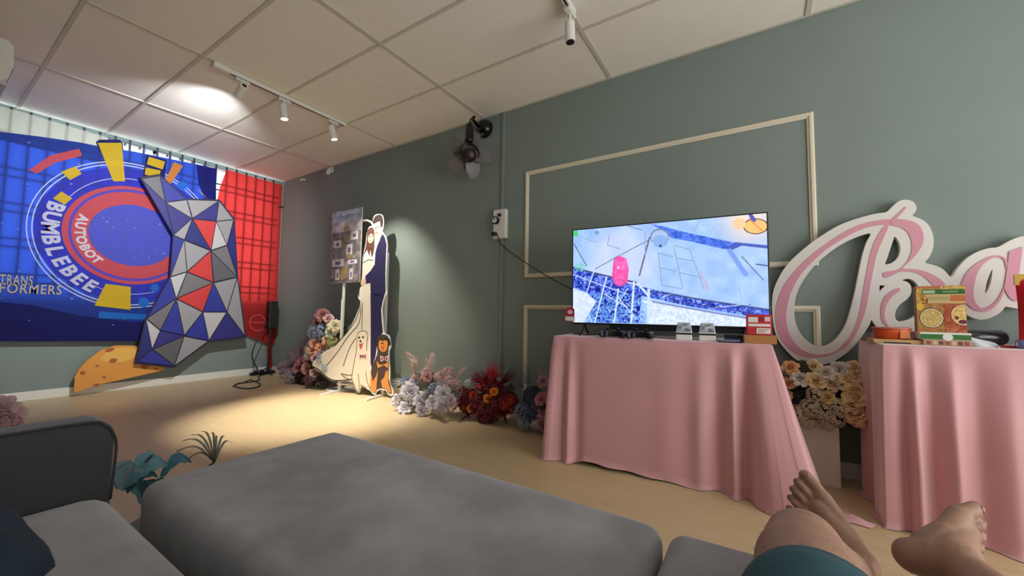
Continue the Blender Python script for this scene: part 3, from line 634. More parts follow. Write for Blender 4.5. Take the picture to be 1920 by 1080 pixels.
# ================================================================ track lights
def spot_lamp(root, pos, aim, power, on, col, size=60, blend_=.6):
    pos = Vector(pos); aim = Vector(aim).normalized()
    b = MB().box(pos.x-.018, pos.x+.018, pos.y-.05, pos.y+.05, ZC-.055, ZC-.035).build('adapter', M_white, root, bevel=.003)
    MB().tube([(pos.x, pos.y, ZC-.05), pos], .008, 8).build('stem', M_white, root)
    a, e = pos-aim*.05, pos+aim*.075
    sh = MB().tube([a, a.lerp(e, .03), e, e-aim*.012], [.026, .030, .030, .024], 20, cap=True).build('lamp_head', M_white, root, True)
    sh.data.polygons.foreach_set('use_smooth', [False]*len(sh.data.polygons))
    for m_, w in ((mat('lens_on', (255, 240, 220), .3, emit=(255, 244, 228), estr=12) if on else mat('lens_off', (20, 18, 18), .2), 0),):
        MB().tube([e-aim*.001, e+aim*.002], .0235, 18).build('lens', m_, sh)
    MB().tube([a-aim*.002, a+aim*.004], .017, 14).build('back_vent', M_black, sh)
    if on:
        l = bpy.data.lights.new('spot', 'SPOT'); l.energy = power; l.color = col; l.spot_size = math.radians(size); l.spot_blend = blend_; l.shadow_soft_size = .022
        o = bpy.data.objects.new('spot_light', l); COL.objects.link(o); o.location = e+aim*.012; o.rotation_euler = aim.to_track_quat('-Z', 'Y').to_euler()
def track(x, y0, y1, label):
    t = thing('track_light', (x, (y0+y1)/2, ZC-.035), label, 'track light')
    MB().box(x-.017, x+.017, y0, y1, ZC-.035, ZC-.004).build('rail', M_white, t, bevel=.002)
    MB().box(x-.006, x+.006, y0+.1, y1-.02, ZC-.0365, ZC-.034).build('slot', M_black, t); MB().box(x-.019, x+.019, y0-.01, y0+.08, ZC-.038, ZC-.003).build('feed_end', M_white, t)
    return t
t1 = track(-3.37, 1.15, 2.24, 'white ceiling track with three spotlights, two of them lit toward the floor')
spot_lamp(t1, (-3.385, 1.34, 2.60), (-2.3, .08, -.95), 230, True, (.94, .96, 1.0), 100, 1.0)
spot_lamp(t1, (-3.385, 1.66, 2.58), (.04, .12, -1), 390, True, (1.0, .93, .80), 48, .8)
spot_lamp(t1, (-3.385, 2.11, 2.58), (.06, .30, -1), 140, True, (1.0, .93, .8), 70, .7)
t2 = track(-.90, .9, 2.07, 'white ceiling track with one unlit spotlight near the top edge')
spot_lamp(t2, (-.905, 2.03, 2.56), (.03, .02, -1), 0, False, (1, 1, 1))

# ================================================================ air conditioner
ac = thing('air_conditioner', (-4.5, .2, 2.29), 'white wall-mounted air conditioner at the left edge under the ceiling', 'air conditioner')
prof = [(.12, 2.30), (.12, 2.60), (.28, 2.60), (.305, 2.57), (.31, 2.44), (.295, 2.36), (.24, 2.30)]
x0, x1 = -4.98, -4.07; n = len(prof); vs = [(x0, y_, z) for y_, z in prof]+[(x1, y_, z) for y_, z in prof]
me = MB().add(vs, [tuple(range(n)), tuple(range(n, 2*n))[::-1]]+[(i, i+n, (i+1) % n+n, (i+1) % n) for i in range(n)]).mesh('housing'); fix(me); link('housing', me, M_white, ac)
MB().box(x0+.04, x1-.04, .25, .292, 2.318, 2.33, ).build('outlet_flap', cmat((196, 196, 192), .5), ac)
MB().box(x0+.01, x1-.01, .304, .3125, 2.43, 2.434).build('panel_seam', cmat((120, 120, 118), .5), ac)

# ================================================================ tables under pink cloths
def table(name, cx, cy, w, d, z, rot, label):
    t = thing(name, (cx, cy, 0), label, 'table')
    T = Matrix.Translation((cx, cy, 0)) @ Matrix.Rotation(rot, 4, 'Z'); m = mat('table_laminate', (190, 186, 178), .5)
    MB().box(-w/2, w/2, -d/2, d/2, z-.03, z, T).build('tabletop', m, t)
    for sx in (-1, 1):
        for sy in (-1, 1): MB().box(sx*(w/2-.05)-.015, sx*(w/2-.05)+.015, sy*(d/2-.05)-.015, sy*(d/2-.05)+.015, 0, z-.03, T).build('leg', M_black, t)
    return T
def cloth(name, T, w, d, z, folds, flare, corner, label, seed, hem=None):
    """perimeter walked front-left -> front-right -> back-right -> back-left; folds: (s0, width, amp) along it in metres"""
    N, M_ = 520, 22; per = 2*(w+d); R = .02
    P = []; Nn = []; S = []
    def pt(s):
        s = s % per
        if s < w: return (-w/2+s, -d/2), (0, -1)
        if s < w+d: return (w/2, -d/2+s-w), (1, 0)
        if s < 2*w+d: return (w/2-(s-w-d), d/2), (0, 1)
        return (-w/2, d/2-(s-2*w-d)), (-1, 0)
    for i in range(N):
        s = per*i/N; p, n = pt(s); a = np.zeros(2)
        for k in np.linspace(-.09, .09, 13): a += np.array(pt(s+k)[1])
        a /= np.linalg.norm(a); P.append(p); Nn.append(a); S.append(s)
    P = np.array(P); Nn = np.array(Nn); S = np.array(S)
    cs_ = np.array([0, w, w+d, 2*w+d]); 
    dist = lambda s0: np.minimum(abs(S-s0), per-abs(S-s0))
    rs = np.random.default_rng(seed); vs = []; zt = z+.004
    for k in range(M_+1):
        t = k/M_; zz = zt*(1-t)**1.0
        out = flare*t + np.zeros(N)
        for c, s0 in zip(corner, cs_): out = out + c*(t**1.1)*np.exp(-(dist(s0)/.10)**2)
        for (s0, wd, am) in folds: out = out + am*(min(1, t*1.6)**.8)*np.exp(-(dist(s0)/wd)**2)
        out = np.maximum(out, -.10*t)+.008*(min(1, t*8))
        zl = zz + np.zeros(N)
        if hem is not None:
            hz = np.array([np.interp(s, [h[0] for h in hem], [h[1] for h in hem]) for s in S]); zl = zt - (zt-hz)*t
        if k == M_: zl = np.maximum(zl, .004)
        q = P+Nn*out[:, None]
        if k == 0: q = P-Nn*.0; 
        vs.append(np.concatenate([q, zl[:, None]], 1))
    # floor pool ring
    q = vs[-1].copy(); q[:, :2] += Nn*(.012+.012*np.sin(S*31+seed)[:, None]*.8); q[:, 2] = np.maximum(q[:, 2]-.006, .003); vs.append(q)
    vs.insert(0, np.concatenate([P-Nn*.012, np.full((N, 1), zt+.003)], 1))
    L = len(vs); V = np.concatenate(vs); fs = []
    for k in range(L-1):
        for i in range(N): j = (i+1) % N; fs.append((k*N+i, (k+1)*N+i, (k+1)*N+j, k*N+j))
    fs.append(tuple(range(N)))
    me = bpy.data.meshes.new(name); me.from_pydata(V.tolist(), [], fs); me.update(); fix(me); me.transform(T)
    for v in me.vertices:
        if v.co.y > 2.835: v.co.y = 2.835
    o = link(name, me, M_pink, None, True); md = o.modifiers.new('sub', 'SUBSURF'); md.levels = 0; md.render_levels = 0
    return tag(o, label, 'tablecloth')
A_, B_ = Vector((-1.085, 2.215, 0)), Vector((.058, 2.315, 0)); TZ = .738
w1_ = (B_-A_).length; r1 = math.atan2(B_.y-A_.y, B_.x-A_.x); d1 = .46
cc = (A_+B_)/2+Vector((-math.sin(r1), math.cos(r1), 0))*d1/2
T1 = table('folding_table', cc.x, cc.y, w1_-.02, d1-.02, TZ, r1, 'table carrying the television, hidden under the left pink cloth')
cloth('pink_tablecloth', T1, w1_, d1, TZ,
      [(.02, .02, .03), (.07, .018, -.02), (.11, .02, .02), (.16, .03, -.015), (.66, .07, .008), (.82, .04, .02), (.90, .03, -.02), (.97, .025, .04), (1.03, .03, -.04), (1.07, .03, .03), (w1_+.10, .04, .02), (w1_+.2, .04, -.02), (w1_+.3, .05, .04), (2*w1_+d1+.15, .03, .03), (2*w1_+d1+.28, .03, -.02), (2*w1_+d1+.38, .03, .03)],
      .03, (.03, .20, .05, .03), 'left pink satin tablecloth, under the television', 3,
      hem=[(0, .0), (.12, .004), (.2, .035), (.55, .02), (.85, .005), (1.1, .0), (3.4, .0)])
X2, Y2, W2, D2, Z2 = .455, 2.30, 1.4, .46, .762
T2 = table('folding_table', X2+W2/2, Y2+D2/2, W2-.02, D2-.02, Z2, 0, 'table carrying the groceries, hidden under the right pink cloth')
f2 = [(.0, .03, .004), (.055, .018, -.03), (.09, .016, .035), (.14, .022, -.035), (.20, .022, .03), (.27, .03, -.025), (.35, .035, .02), (.46, .04, -.015), (.56, .05, .015), (.72, .05, -.01), (.9, .06, .012), (2*W2+D2+.1, .04, .012), (2*W2+D2+.22, .04, -.02), (2*W2+D2+.34, .04, .008)]
cloth('pink_tablecloth', T2, W2, D2, Z2, f2, .006, (.01, .1, .05, .0), 'right pink satin tablecloth, under the food boxes', 9, hem=[(0, .0), (.25, .0), (.4, .012), (1.4, .02), (4, .0)])
# folded pink cloth on the floor between the tables
pc = onZ(1590, 975, .0)
V_ = []; F_ = []; nx, ny = 14, 7
for i in range(nx):
    for j in range(ny):
        u, v = i/(nx-1)-.5, j/(ny-1)-.5; h = .004+.022*max(0, 1-4*v*v)*(.6+.4*math.sin(u*9+v*5))*(1-(2*u)**4*.8)
        p = pc+Vector((u*.17+v*.03, v*.055-u*.03, 0)); V_.append((p.x, p.y, h))
for i in range(nx-1):
    for j in range(ny-1): k = i*ny+j; F_.append((k, k+ny, k+ny+1, k+1))
tag(MB().add(V_, F_).build('cloth_scrap', M_pink, None, True), 'scrap of pink cloth lying on the floor between the two tables', 'cloth')

# ================================================================ television
TL, TRc = Vector((-1.041, 2.39, 0)), Vector((.059, 2.47, 0)); ta = math.atan2(TRc.y-TL.y, TRc.x-TL.x); tw = (TRc-TL).length
TT = Matrix.Translation((TL.x, TL.y, 0)) @ Matrix.Rotation(ta, 4, 'Z'); zb, zt_ = .815, 1.447
tv = thing('television', TT @ Vector((tw/2, .03, TZ+.007)), 'large flat television showing a bright blue negative-toned street scene with a pink lantern', 'television')
MB().box(0, tw, .0, .03, zb, zt_, TT).build('panel', M_black, tv, bevel=.003)
MB().box(.1, tw-.1, .03, .075, zb+.03, zt_-.28, TT).build('back_housing', M_black, tv, bevel=.01)
MB().box(.25, tw-.02, -.002, .026, zb-.028, zb, TT).build('chin_bar', mat('dark_chin_plastic', (26, 27, 32), .35), tv)
for fx in (.08, tw-.12):
    f_ = MB()
    for sy in (-1, 1): f_.tube([TT @ Vector((fx, .015, zb)), TT @ Vector((fx+sy*.0, .015+sy*.09, TZ+.011))], .007, 6)
    f_.build('foot', M_black, tv)
ZQ = [(268, 262), (1578, 132), (1590, 905), (272, 882)]           # screen corners in the reading grid
def tv_fn(U, V):
    A, B, C_, D = [np.array(q, float) for q in ZQ]
    XY = (1-V)[:, None]*((1-U)[:, None]*A+U[:, None]*B)+V[:, None]*((1-U)[:, None]*D+U[:, None]*C_); X, Y = XY[:, 0], XY[:, 1]
    n1, n2, n3 = vnoise(X, Y, 60, 1), vnoise(X, Y, 14, 2), vnoise(X, Y, 5, 5)
    C = np.zeros((len(U), 3))+np.array((164, 198, 246)); C += ((n1-.5)*26)[:, None]*np.array((1, .8, .3)) + ((n2-.5)*8)[:, None]
    C = blend(C, np.clip(1.2-np.hypot(X-650, Y-480)/260, 0, .5), (226, 226, 248))
    C = blend(C, np.clip(1.3-np.hypot(X-1480, Y-180)/170, 0, 1), (244, 224, 214))
    eave = [(268, 515), (330, 520), (560, 575), (720, 620), (900, 660), (1200, 720), (1600, 795), (1600, 850), (1300, 800), (1100, 765), (900, 720), (800, 700), (780, 885), (470, 885), (420, 810), (460, 740), (380, 680), (268, 650)]
    e = inpoly(X, Y, eave); C = np.where(e[:, None], np.array((66, 92, 208))+((n2-.5)*150)[:, None]+((n3-.5)*150)[:, None]*np.array((.9, 1, .5)), C)
    e2 = inpoly(X, Y, [(380, 690), (800, 690), (830, 885), (380, 885)]) & (n2+n3*.6 > .75); C = np.where(e2[:, None], np.array((90, 140, 222))+((n3-.5)*140)[:, None], C)
    low = inpoly(X, Y, [(268, 655), (390, 690), (460, 740), (410, 812), (360, 885), (268, 885)]); C = np.where(low[:, None], np.array((214, 226, 250))+((n2-.5)*24)[:, None], C)
    low2 = inpoly(X, Y, [(790, 730), (900, 745), (1200, 800), (1600, 870), (1600, 915), (860, 895), (850, 760)]); C = np.where(low2[:, None], np.array((214, 228, 250))+((n2-.5)*40)[:, None], C)
    for (a, b, w, c) in (((880, 740), (1600, 870), 5, (120, 130, 190)), ((990, 720), (1600, 832), 4, (60, 66, 160)), ((870, 668), (1600, 790), 5, (70, 74, 130)), ((268, 515), (760, 610), 6, (70, 80, 130)), ((268, 560), (700, 690), 3, (200, 215, 250))): C = blend(C, seg(X, Y, a, b) < w, c)
    for (a, b, w) in (((540, 575), (450, 885), 5), ((440, 535), (385, 680), 4), ((745, 610), (725, 885), 8), ((630, 660), (600, 885), 6), ((850, 660), (850, 885), 10), ((775, 620), (850, 700), 8), ((700, 650), (600, 800), 3), ((620, 700), (760, 860), 3), ((520, 690), (700, 780), 3)):
        C = blend(C, seg(X, Y, a, b) < w, (206, 226, 250))
    for k in range(26):
        r = np.random.default_rng(50+k); a = r.uniform((430, 640), (800, 870)) if k < 14 else np.array((r.uniform(900, 1560), 0)); 
        if k >= 14: a[1] = 690+(a[0]-900)*.17+r.uniform(-5, 40)
        b = a+r.normal(0, 55, 2)*np.array((1, .8 if k < 14 else .3)); C = blend(C, seg(X, Y, a, b) < 2, (200, 222, 252) if k % 2 else (40, 60, 180))
    beam = [(860, 205), (960, 225), (1100, 262), (1300, 310), (1400, 335), (1370, 380), (1320, 375), (1150, 330), (1000, 300), (970, 262)]
    C = np.where(inpoly(X, Y, beam)[:, None], np.array((72, 112, 224))+((n2-.5)*60)[:, None], C)
    C = blend(C, inpoly(X, Y, [(1400, 330), (1600, 355), (1600, 378), (1440, 355), (1380, 385), (1350, 375)]), (70, 92, 190)); C = blend(C, seg(X, Y, (1370, 390), (1460, 550)) < 15, (126, 160, 234))
    for (a, b, w, c) in (((450, 522), (850, 318), 2.5, (90, 92, 120)), ((275, 352), (380, 500), 3, (60, 66, 100)), ((855, 300), (785, 560), 6, (110, 110, 140)), ((300, 300), (470, 340), 2.5, (150, 170, 214)), ((560, 290), (545, 355), 3, (170, 140, 180)), ((545, 355), (640, 380), 3, (150, 160, 200)), ((1440, 430), (1560, 590), 3, (84, 90, 140)), ((1520, 482), (1600, 495), 4, (60, 66, 110)), ((1190, 180), (1150, 260), 2, (140, 160, 214)), ((700, 222), (800, 248), 3, (110, 120, 170)), ((825, 250), (825, 420), 3, (150, 165, 214)), ((1420, 640), (1440, 740), 2, (150, 176, 220))): C = blend(C, seg(X, Y, a, b) < w, c)
    for (a, b) in (((915, 410), (1015, 430)), ((930, 508), (1035, 530)), ((1045, 440), (1150, 462)), ((1060, 540), (1195, 572)), ((1020, 352), (1115, 378)), ((940, 625), (1075, 652)), ((915, 400), (940, 620)), ((1020, 360), (1080, 650)), ((1120, 370), (1215, 650))): C = blend(C, seg(X, Y, a, b) < 2.5, (136, 152, 196))
    C = blend(C, seg(X, Y, (1190, 530), (1245, 665)) < 6, (196, 176, 214))
    C = blend(C, (((X-925)/64)**2+((Y-295)/58)**2) < 1, (120, 132, 170)); C = blend(C, (((X-926)/57)**2+((Y-300)/52)**2) < 1, (170, 196, 236)); C = blend(C, (((X-930)/52)**2+((Y-325)/45)**2) < 1, (140, 176, 232)); C = blend(C, np.hypot(X-930, Y-357) < 9, (40, 50, 80))
    L_ = inpoly(X, Y, [(596, 450), (640, 428), (690, 448), (708, 520), (695, 610), (650, 640), (600, 625), (580, 560)]); C = np.where(L_[:, None], np.array((250, 86, 168))+((vnoise(X, Y, 30, 8)-.3)*50)[:, None], C)
    el = (((X-637)/38)**2+((Y-612)/20)**2); C = blend(C, (el < 1.15) & (el > .85), (180, 40, 110)); C = blend(C, np.hypot(X-628, Y-508) < 10, (255, 190, 220)); C = blend(C, seg(X, Y, (600, 470), (590, 600)) < 3, (210, 50, 130))
    C = blend(C, inpoly(X, Y, [(268, 262), (305, 260), (308, 295), (285, 305), (268, 295)]), (70, 206, 120)); C = blend(C, (np.hypot((X-325)/48, (Y-510)/30) < 1) & (n3 > .45), (120, 206, 190)); C = blend(C, np.hypot((X-460)/20, (Y-272)/14) < 1, (120, 160, 200))
    rg = np.hypot((X-1518)/68, (Y-222)/52); rot_ = rg; C = blend(C, rg < 1, (252, 196, 120)); C = blend(C, (rg < 1.05) & (rg > .93), (70, 60, 70)); C = blend(C, seg(X, Y, (1480, 170), (1560, 260)) < 3, (240, 120, 70)); C = blend(C, seg(X, Y, (1490, 145), (1510, 180)) < 12, (80, 90, 180)); C = blend(C, np.hypot((X-1425)/36, (Y-205)/40) < 1, (252, 206, 160))
    return C
bz = .008; yv = -.0015
sc_ = [TT @ Vector(p) for p in ((bz, yv, zt_-bz), (tw-bz, yv, zt_-bz), (tw-bz, yv, zb+.012), (bz, yv, zb+.012))]
link('screen', grid_mesh(sc_, tv_fn, 420, 236, 'screen'), print_mat('lit_screen', .25, 1.0), tv)
FTV = Frame(TT @ Vector((0, -.012, 0)), (math.sin(ta), -math.cos(ta), 0))
cut('label_card', FTV, [[(1059, 602), (1060, 582), (1064, 577), (1072, 576), (1077, 580), (1077, 603)]], 0, .002, cmat((170, 40, 56), .5), tv)
cut('label_dial', FTV, [ell(1069, 585, 5, 4, 14)], .001, .001, cmat((214, 190, 196), .5), tv); cut('label_text', FTV, [[(1060, 593), (1076, 594), (1076, 602), (1060, 601)]], .001, .001, cmat((226, 222, 220), .5), tv)
TOP = TZ+.0075                                                     # top of the cloth
# cables lying under the television
cb = [T1 @ Vector((-.50+.02*k, -.05+.05*math.sin(k*1.1), TOP-.0+.006)) for k in range(12)]
tag(MB().tube([tuple(p) for p in catmull([tuple(p) for p in cb], 4, False)], .004, 6).build('cable_bundle', M_black, None, True), 'black cable coiled under the left corner of the television', 'cable')

# controllers
def controller(px, py, yaw, label):
    p = onZ(px, py, TOP+.02); L0 = T1.inverted() @ p; L0.y = -.185; p = T1 @ L0
    t = thing('game_controller', (p.x, p.y, TOP), label, 'controller', 'black game controllers on the left table')
    R_ = Matrix.Translation((p.x, p.y, TOP)) @ Matrix.Rotation(r1+yaw, 4, 'Z')
    pts = [(-.075, 0), (-.07, .03), (-.04, .045), (.04, .045), (.07, .03), (.075, 0), (.078, -.045), (.066, -.062), (.05, -.05), (.035, -.018), (-.035, -.018), (-.05, -.05), (-.066, -.062), (-.078, -.045)]
    pts = catmull(pts, 4); n = len(pts); vs = []; fs = []
    for z, s in ((.006, .86), (.012, .97), (.026, 1.0), (.036, .96), (.042, .82)):
        for (x, y_) in pts:
            zz = z if y_ > -.03 else z*.92-.002
            vs.append(R_ @ Vector((x*s, y_*s, max(.001, zz))))
    for k in range(4):
        for i in range(n): j = (i+1) % n; fs.append((k*n+i, k*n+j, (k+1)*n+j, (k+1)*n+i))
    fs.append(tuple(range(n))[::-1]); fs.append(tuple(4*n+i for i in range(n)))
    me = MB().add(vs, fs).mesh('shell'); fix(me); link('shell', me, M_black, t, True)
    for (x, y_) in ((-.028, -.005), (.028, -.005)):
        MB().lathe([(.006, .040), (.006, .05), (.011, .052), (.011, .057)], R_ @ Matrix.Translation((x, y_, 0)), 14).build('thumb_stick', M_black, t, True)
    for (x, y_) in ((.046, .022), (.058, .012), (.046, .002), (.034, .012)): MB().lathe([(.005, .040), (.005, .046)], R_ @ Matrix.Translation((x, y_, 0)), 10).build('button', cmat((52, 52, 58), .4), t)
    MB().box(-.058, -.036, .008, .016, .040, .046, R_).box(-.051, -.043, .001, .023, .040, .046, R_).build('direction_pad', cmat((40, 40, 44), .4), t)
controller(1162, 624, .1, 'black game controller in front of the screen, left one of the pair')
controller(1214, 625, -.06, 'black game controller in front of the screen, right one of the pair')
# two small white print stands
def stand_box(px, py, label):
    p = onZ(px, py, TOP); L0 = T1.inverted() @ p; L0.y = -.15; p = T1 @ Vector((L0.x, L0.y, 0))
    R_ = Matrix.Translation((p.x, p.y, TOP)) @ Matrix.Rotation(r1, 4, 'Z')
    t = thing('white_gadget', (p.x, p.y, TOP), label, 'gadget', 'small white gadgets before the television')
    MB().box(-.040, .040, -.03, .03, 0, .032, R_).build('base', M_white, t, bevel=.004)
    MB().box(-.038, .038, -.028, .028, .032, .040, R_).build('dark_band', M_black, t)
    vs = [R_ @ Vector(v) for v in ((-.042, -.03, .040), (.042, -.03, .040), (.042, .03, .040), (-.042, .03, .040), (-.032, -.005, .098), (.032, -.005, .098), (.032, .03, .098), (-.032, .03, .098))]
    MB().add(vs, [(0, 3, 2, 1), (4, 5, 6, 7), (0, 1, 5, 4), (1, 2, 6, 5), (2, 3, 7, 6), (3, 0, 4, 7)]).build('sloped_top', cmat((206, 206, 206), .5), t, bevel=.003)
    a, b, c, d = [R_ @ Vector(v) for v in ((-.030, -.0115, .092), (.030, -.0115, .092), (.036, -.0275, .050), (-.036, -.0275, .050))]
    off = (R_.to_3x3() @ Vector((0, -.0022, .001)))
    link('printed_photo', grid_mesh([a+off, b+off, c+off, d+off], lambda U, V: np.zeros((len(U), 3))+np.array((150, 158, 168))+((vnoise(U*40, V*40, 9, 4)-.5)*120)[:, None], 24, 16, 'printed_photo'), print_mat('photo_print'), t)
stand_box(1287, 634, 'small white gadget with sloped printed top, left one of the pair')
stand_box(1327, 636, 'small white gadget with sloped printed top, right one of the pair')
# console behind, flat dark remote tray, red box on cardboard box
def on_t1(px, py, v, z=TOP):
    L0 = T1.inverted() @ onZ(px, py, z); return Matrix.Translation(T1 @ Vector((L0.x, v, 0))) @ Matrix.Rotation(r1, 4, 'Z') @ Matrix.Translation((0, 0, TOP))
R_ = on_t1(1374, 630, -.10); t = thing('game_console', R_.translation, 'low black console box behind the white gadgets', 'console')
MB().box(-.065, .065, -.03, .03, 0, .038, R_).build('case', M_black, t, bevel=.004); MB().box(-.055, .02, -.032, -.030, .014, .018, R_).build('front_slot', cmat((60, 70, 110), .4), t)
R_ = on_t1(1366, 638, -.19); t = thing('remote_tray', R_.translation, 'flat black tray of thin cards in front of the console', 'tray')
MB().box(-.055, .055, -.03, .03, 0, .006, R_).build('tray_base', M_black, t, bevel=.002)
for k in range(3): MB().box(-.045+.008*k, .04+.004*k, -.022, .02, .006+.003*k, .0085+.003*k, R_).build('card', cmat((150-20*k, 150-20*k, 160), .4), t)
R_ = on_t1(1421, 642, -.155); t = thing('cardboard_box', R_.translation, 'flat brown cardboard box at the right front corner of the left table', 'box')
MB().box(-.07, .07, -.05, .05, 0, .042, R_).build('carton', mat('brown_cardboard', (176, 122, 72), .8, noise=.05), t, bevel=.002); MB().box(-.0705, .0705, -.012, .012, .0415, .0425, R_).build('tape_strip', cmat((190, 150, 104), .35), t)
R2_ = R_ @ Matrix.Translation((0, .01, .0425)); t = thing('red_box', R2_.translation, 'red and white printed box stacked on the brown cardboard box', 'box')
MB().box(-.055, .055, -.03, .03, 0, .105, R2_).build('carton', cmat((196, 38, 50), .5), t, bevel=.002)
for (a, b, c, d, cl) in ((-.048, -.005, .065, .092, (230, 226, 224)), (.002, .02, .070, .094, (150, 30, 40)), (.024, .048, .070, .094, (226, 200, 200)), (-.048, .048, .044, .058, (232, 228, 226)), (-.012, .048, .008, .036, (236, 230, 226))):
    MB().box(a, b, -.0312, -.030, c, d, R2_).build('printed_label', cmat(cl, .5), t)
for k in range(3): MB().box(-.006, .040-.01*k, -.0316, -.0312, .028-.007*k, .0305-.007*k, R2_).build('printed_text', cmat((150, 40, 46), .5), t)

# ================================================================ things on the right table
TP2 = Z2+.0075
def on2(px, v):     # point on the right table: photograph column, depth y
    p = onY(px, 640, v); return Vector((p.x, v, TP2))
p0 = on2(1682, 2.50); t = thing('cardboard_sheet', p0, 'flat tan cardboard tray under the orange tub', 'tray')
MB().box(p0.x-.095, p0.x+.085, 2.43, 2.57, TP2, TP2+.018).build('tray', mat('tan_cardboard', (196, 160, 112), .8, noise=.05), t, bevel=.002); MB().box(p0.x-.06, p0.x+.03, 2.4295, 2.4305, TP2+.001, TP2+.006).build('painted_shadow', M_black, t)  # black strip low on the tray front stands in for shade
p1 = on2(1672, 2.50); z = TP2+.018; t = thing('orange_tub', (p1.x, 2.50, z), 'orange plastic food tub with a clear lid on the cardboard tray', 'tub')
MB().lathe([(.054, 0), (.060, .004), (.066, .042), (.064, .048)], Matrix.Translation((p1.x, 2.50, z)) @ Matrix.Diagonal((1, .8, 1, 1)), 32).build('tub', mat('orange_plastic', (206, 84, 32), .3, noise=.15, nscale=30), t, True)
MB().lathe([(.068, .046), (.069, .052), (.06, .055)], Matrix.Translation((p1.x, 2.50, z)) @ Matrix.Diagonal((1, .8, 1, 1)), 32).build('lid', cmat((190, 110, 96), .25), t, True)
MB().box(p1.x+.018, p1.x+.05, 2.4455, 2.452, z+.006, z+.040).build('label_sticker', cmat((236, 140, 84), .4), t)
p2 = on2(1655, 2.62); t = thing('wrapped_packet', p2, 'crumpled mauve wrapped packet at the left end of the right table', 'packet')
vs = []; fs = []; nu, nv = 18, 9
for i in range(nu):
    for j in range(nv+1):
        a, b = 2*PI*i/nu, PI/2*j/nv; rr = 1+.16*math.sin(5*a+3*b)+.1*math.sin(9*a); vs.append((p2.x+.07*rr*math.cos(a)*math.cos(b), 2.64+.05*rr*math.sin(a)*math.cos(b), TP2+.042*math.sin(b)*(1+.15*math.sin(4*a))))
for i in range(nu):
    for j in range(nv): k = i*(nv+1)+j; k2 = ((i+1) % nu)*(nv+1)+j; fs.append((k, k2, k2+1, k+1))
MB().add(vs, fs).build('wrapper', cmat((132, 92, 104), .35), t, True); MB().box(p2.x+.03, p2.x+.085, 2.60, 2.66, TP2, TP2+.012).build('flap', cmat((120, 60, 70), .4), t)
# lying cartons then the standing food box
p3 = on2(1764, 2.48); t = thing('food_carton', (p3.x, 2.48, TP2), 'flat printed carton lying at the bottom under the green carton', 'carton')
MB().box(p3.x-.070, p3.x+.075, 2.42, 2.56, TP2, TP2+.024).build('carton', cmat((186, 150, 118), .6), t, bevel=.0015)
for k in range(7): MB().box(p3.x-.06+.019*k, p3.x-.047+.019*k, 2.4192, 2.4202, TP2+.004, TP2+.019).build('printed_patch', cmat([(150, 84, 70), (210, 190, 150), (110, 60, 56)][k % 3], .6), t)
t = thing('green_carton', (p3.x, 2.48, TP2+.024), 'green and white carton lying under the standing food box', 'carton')
MB().box(p3.x-.080, p3.x+.075, 2.42, 2.56, TP2+.024, TP2+.056).build('carton', cmat((226, 224, 216), .5), t, bevel=.0015)
MB().box(p3.x-.079, p3.x+.074, 2.4192, 2.4205, TP2+.026, TP2+.048).build('green_band', cmat((42, 108, 40), .5), t); MB().tube([(p3.x+.005, 2.4185, TP2+.037), (p3.x+.005, 2.4192, TP2+.037)], .016, 14).build('white_emblem', cmat((226, 226, 218), .5), t)
z = TP2+.056; p4 = on2(1762, 2.50); bw, bh = .150, .205
t = thing('food_box', (p4.x, 2.49, z), 'standing brown and green food box picturing two bowls of porridge', 'box')
RB = Matrix.Translation((p4.x, 2.49, z)) @ Matrix.Rotation(-.10, 4, 'Z')
MB().box(-bw/2, bw/2, -.03, .03, 0, bh, RB).build('carton', cmat((150, 104, 56), .55), t, bevel=.0015)
def food_fn(U, V):
    X, Y = U*540, V*480; n = vnoise(X, Y, 24, 2); n2 = vnoise(X, Y, 8, 3)
    C = np.zeros((len(U), 3))+np.array((176, 128, 66)); C = np.where((X > 300)[:, None] & (Y > 190)[:, None], np.array((170, 84, 44)), C); C += ((n-.5)*40)[:, None]
    C = blend(C, (Y < 20), (190, 110, 60)); C = blend(C, (Y > 34) & (Y < 86) & (X > 60), (52, 104, 36)); C = blend(C, (Y > 44) & (Y < 76) & (X > 80) & (X < 215), (176, 196, 160)); C = blend(C, (Y > 50) & (Y < 70) & (X > 300) & (X < 470), (120, 150, 96))
    C = blend(C, (Y > 86) & (Y < 178) & (X > 100), (206, 178, 128)); C = blend(C, (Y > 112) & (Y < 146) & (X > 130) & (X < 370), (178, 164, 112)); C = blend(C, (X > 380) & (Y > 96) & (Y < 160), (196, 112, 60)); C = blend(C, np.hypot((X-95)/40, (Y-150)/45) < 1, (140, 66, 34)); C = blend(C, (np.hypot((X-55)/60, (Y-120)/110) < 1) & (n2 > .55), (222, 180, 80)); C = blend(C, (np.hypot((X-40)/45, (Y-215)/40) < 1), (222, 184, 70)); C = blend(C, (Y < 34) & (n2 > .5) & (X > 280), (230, 200, 110))
    for (x, y_, rx, ry, rim, fill) in ((165, 335, 140, 108, (74, 62, 34), (206, 178, 104)), (520, 300, 150, 115, (150, 40, 36), (226, 190, 110))):
        r = np.hypot((X-x)/rx, (Y-y_)/ry); C = blend(C, r < 1, rim); C = blend(C, r < .92, (226, 214, 176)); C = np.where((r < .84)[:, None], np.array(fill)+((n2-.5)*90)[:, None], C)
    C = blend(C, np.hypot((X-500)/45, (Y-370)/22) < 1, (110, 40, 70)); C = blend(C, np.hypot((X-440)/20, (Y-330)/20) < 1, (110, 40, 40)); C = blend(C, (Y > 440) & (n > .5), (196, 120, 76))
    return C
cn = [RB @ Vector(v) for v in ((-bw/2+.001, -.0308, bh-.001), (bw/2-.001, -.0308, bh-.001), (bw/2-.001, -.0308, .001), (-bw/2+.001, -.0308, .001))]
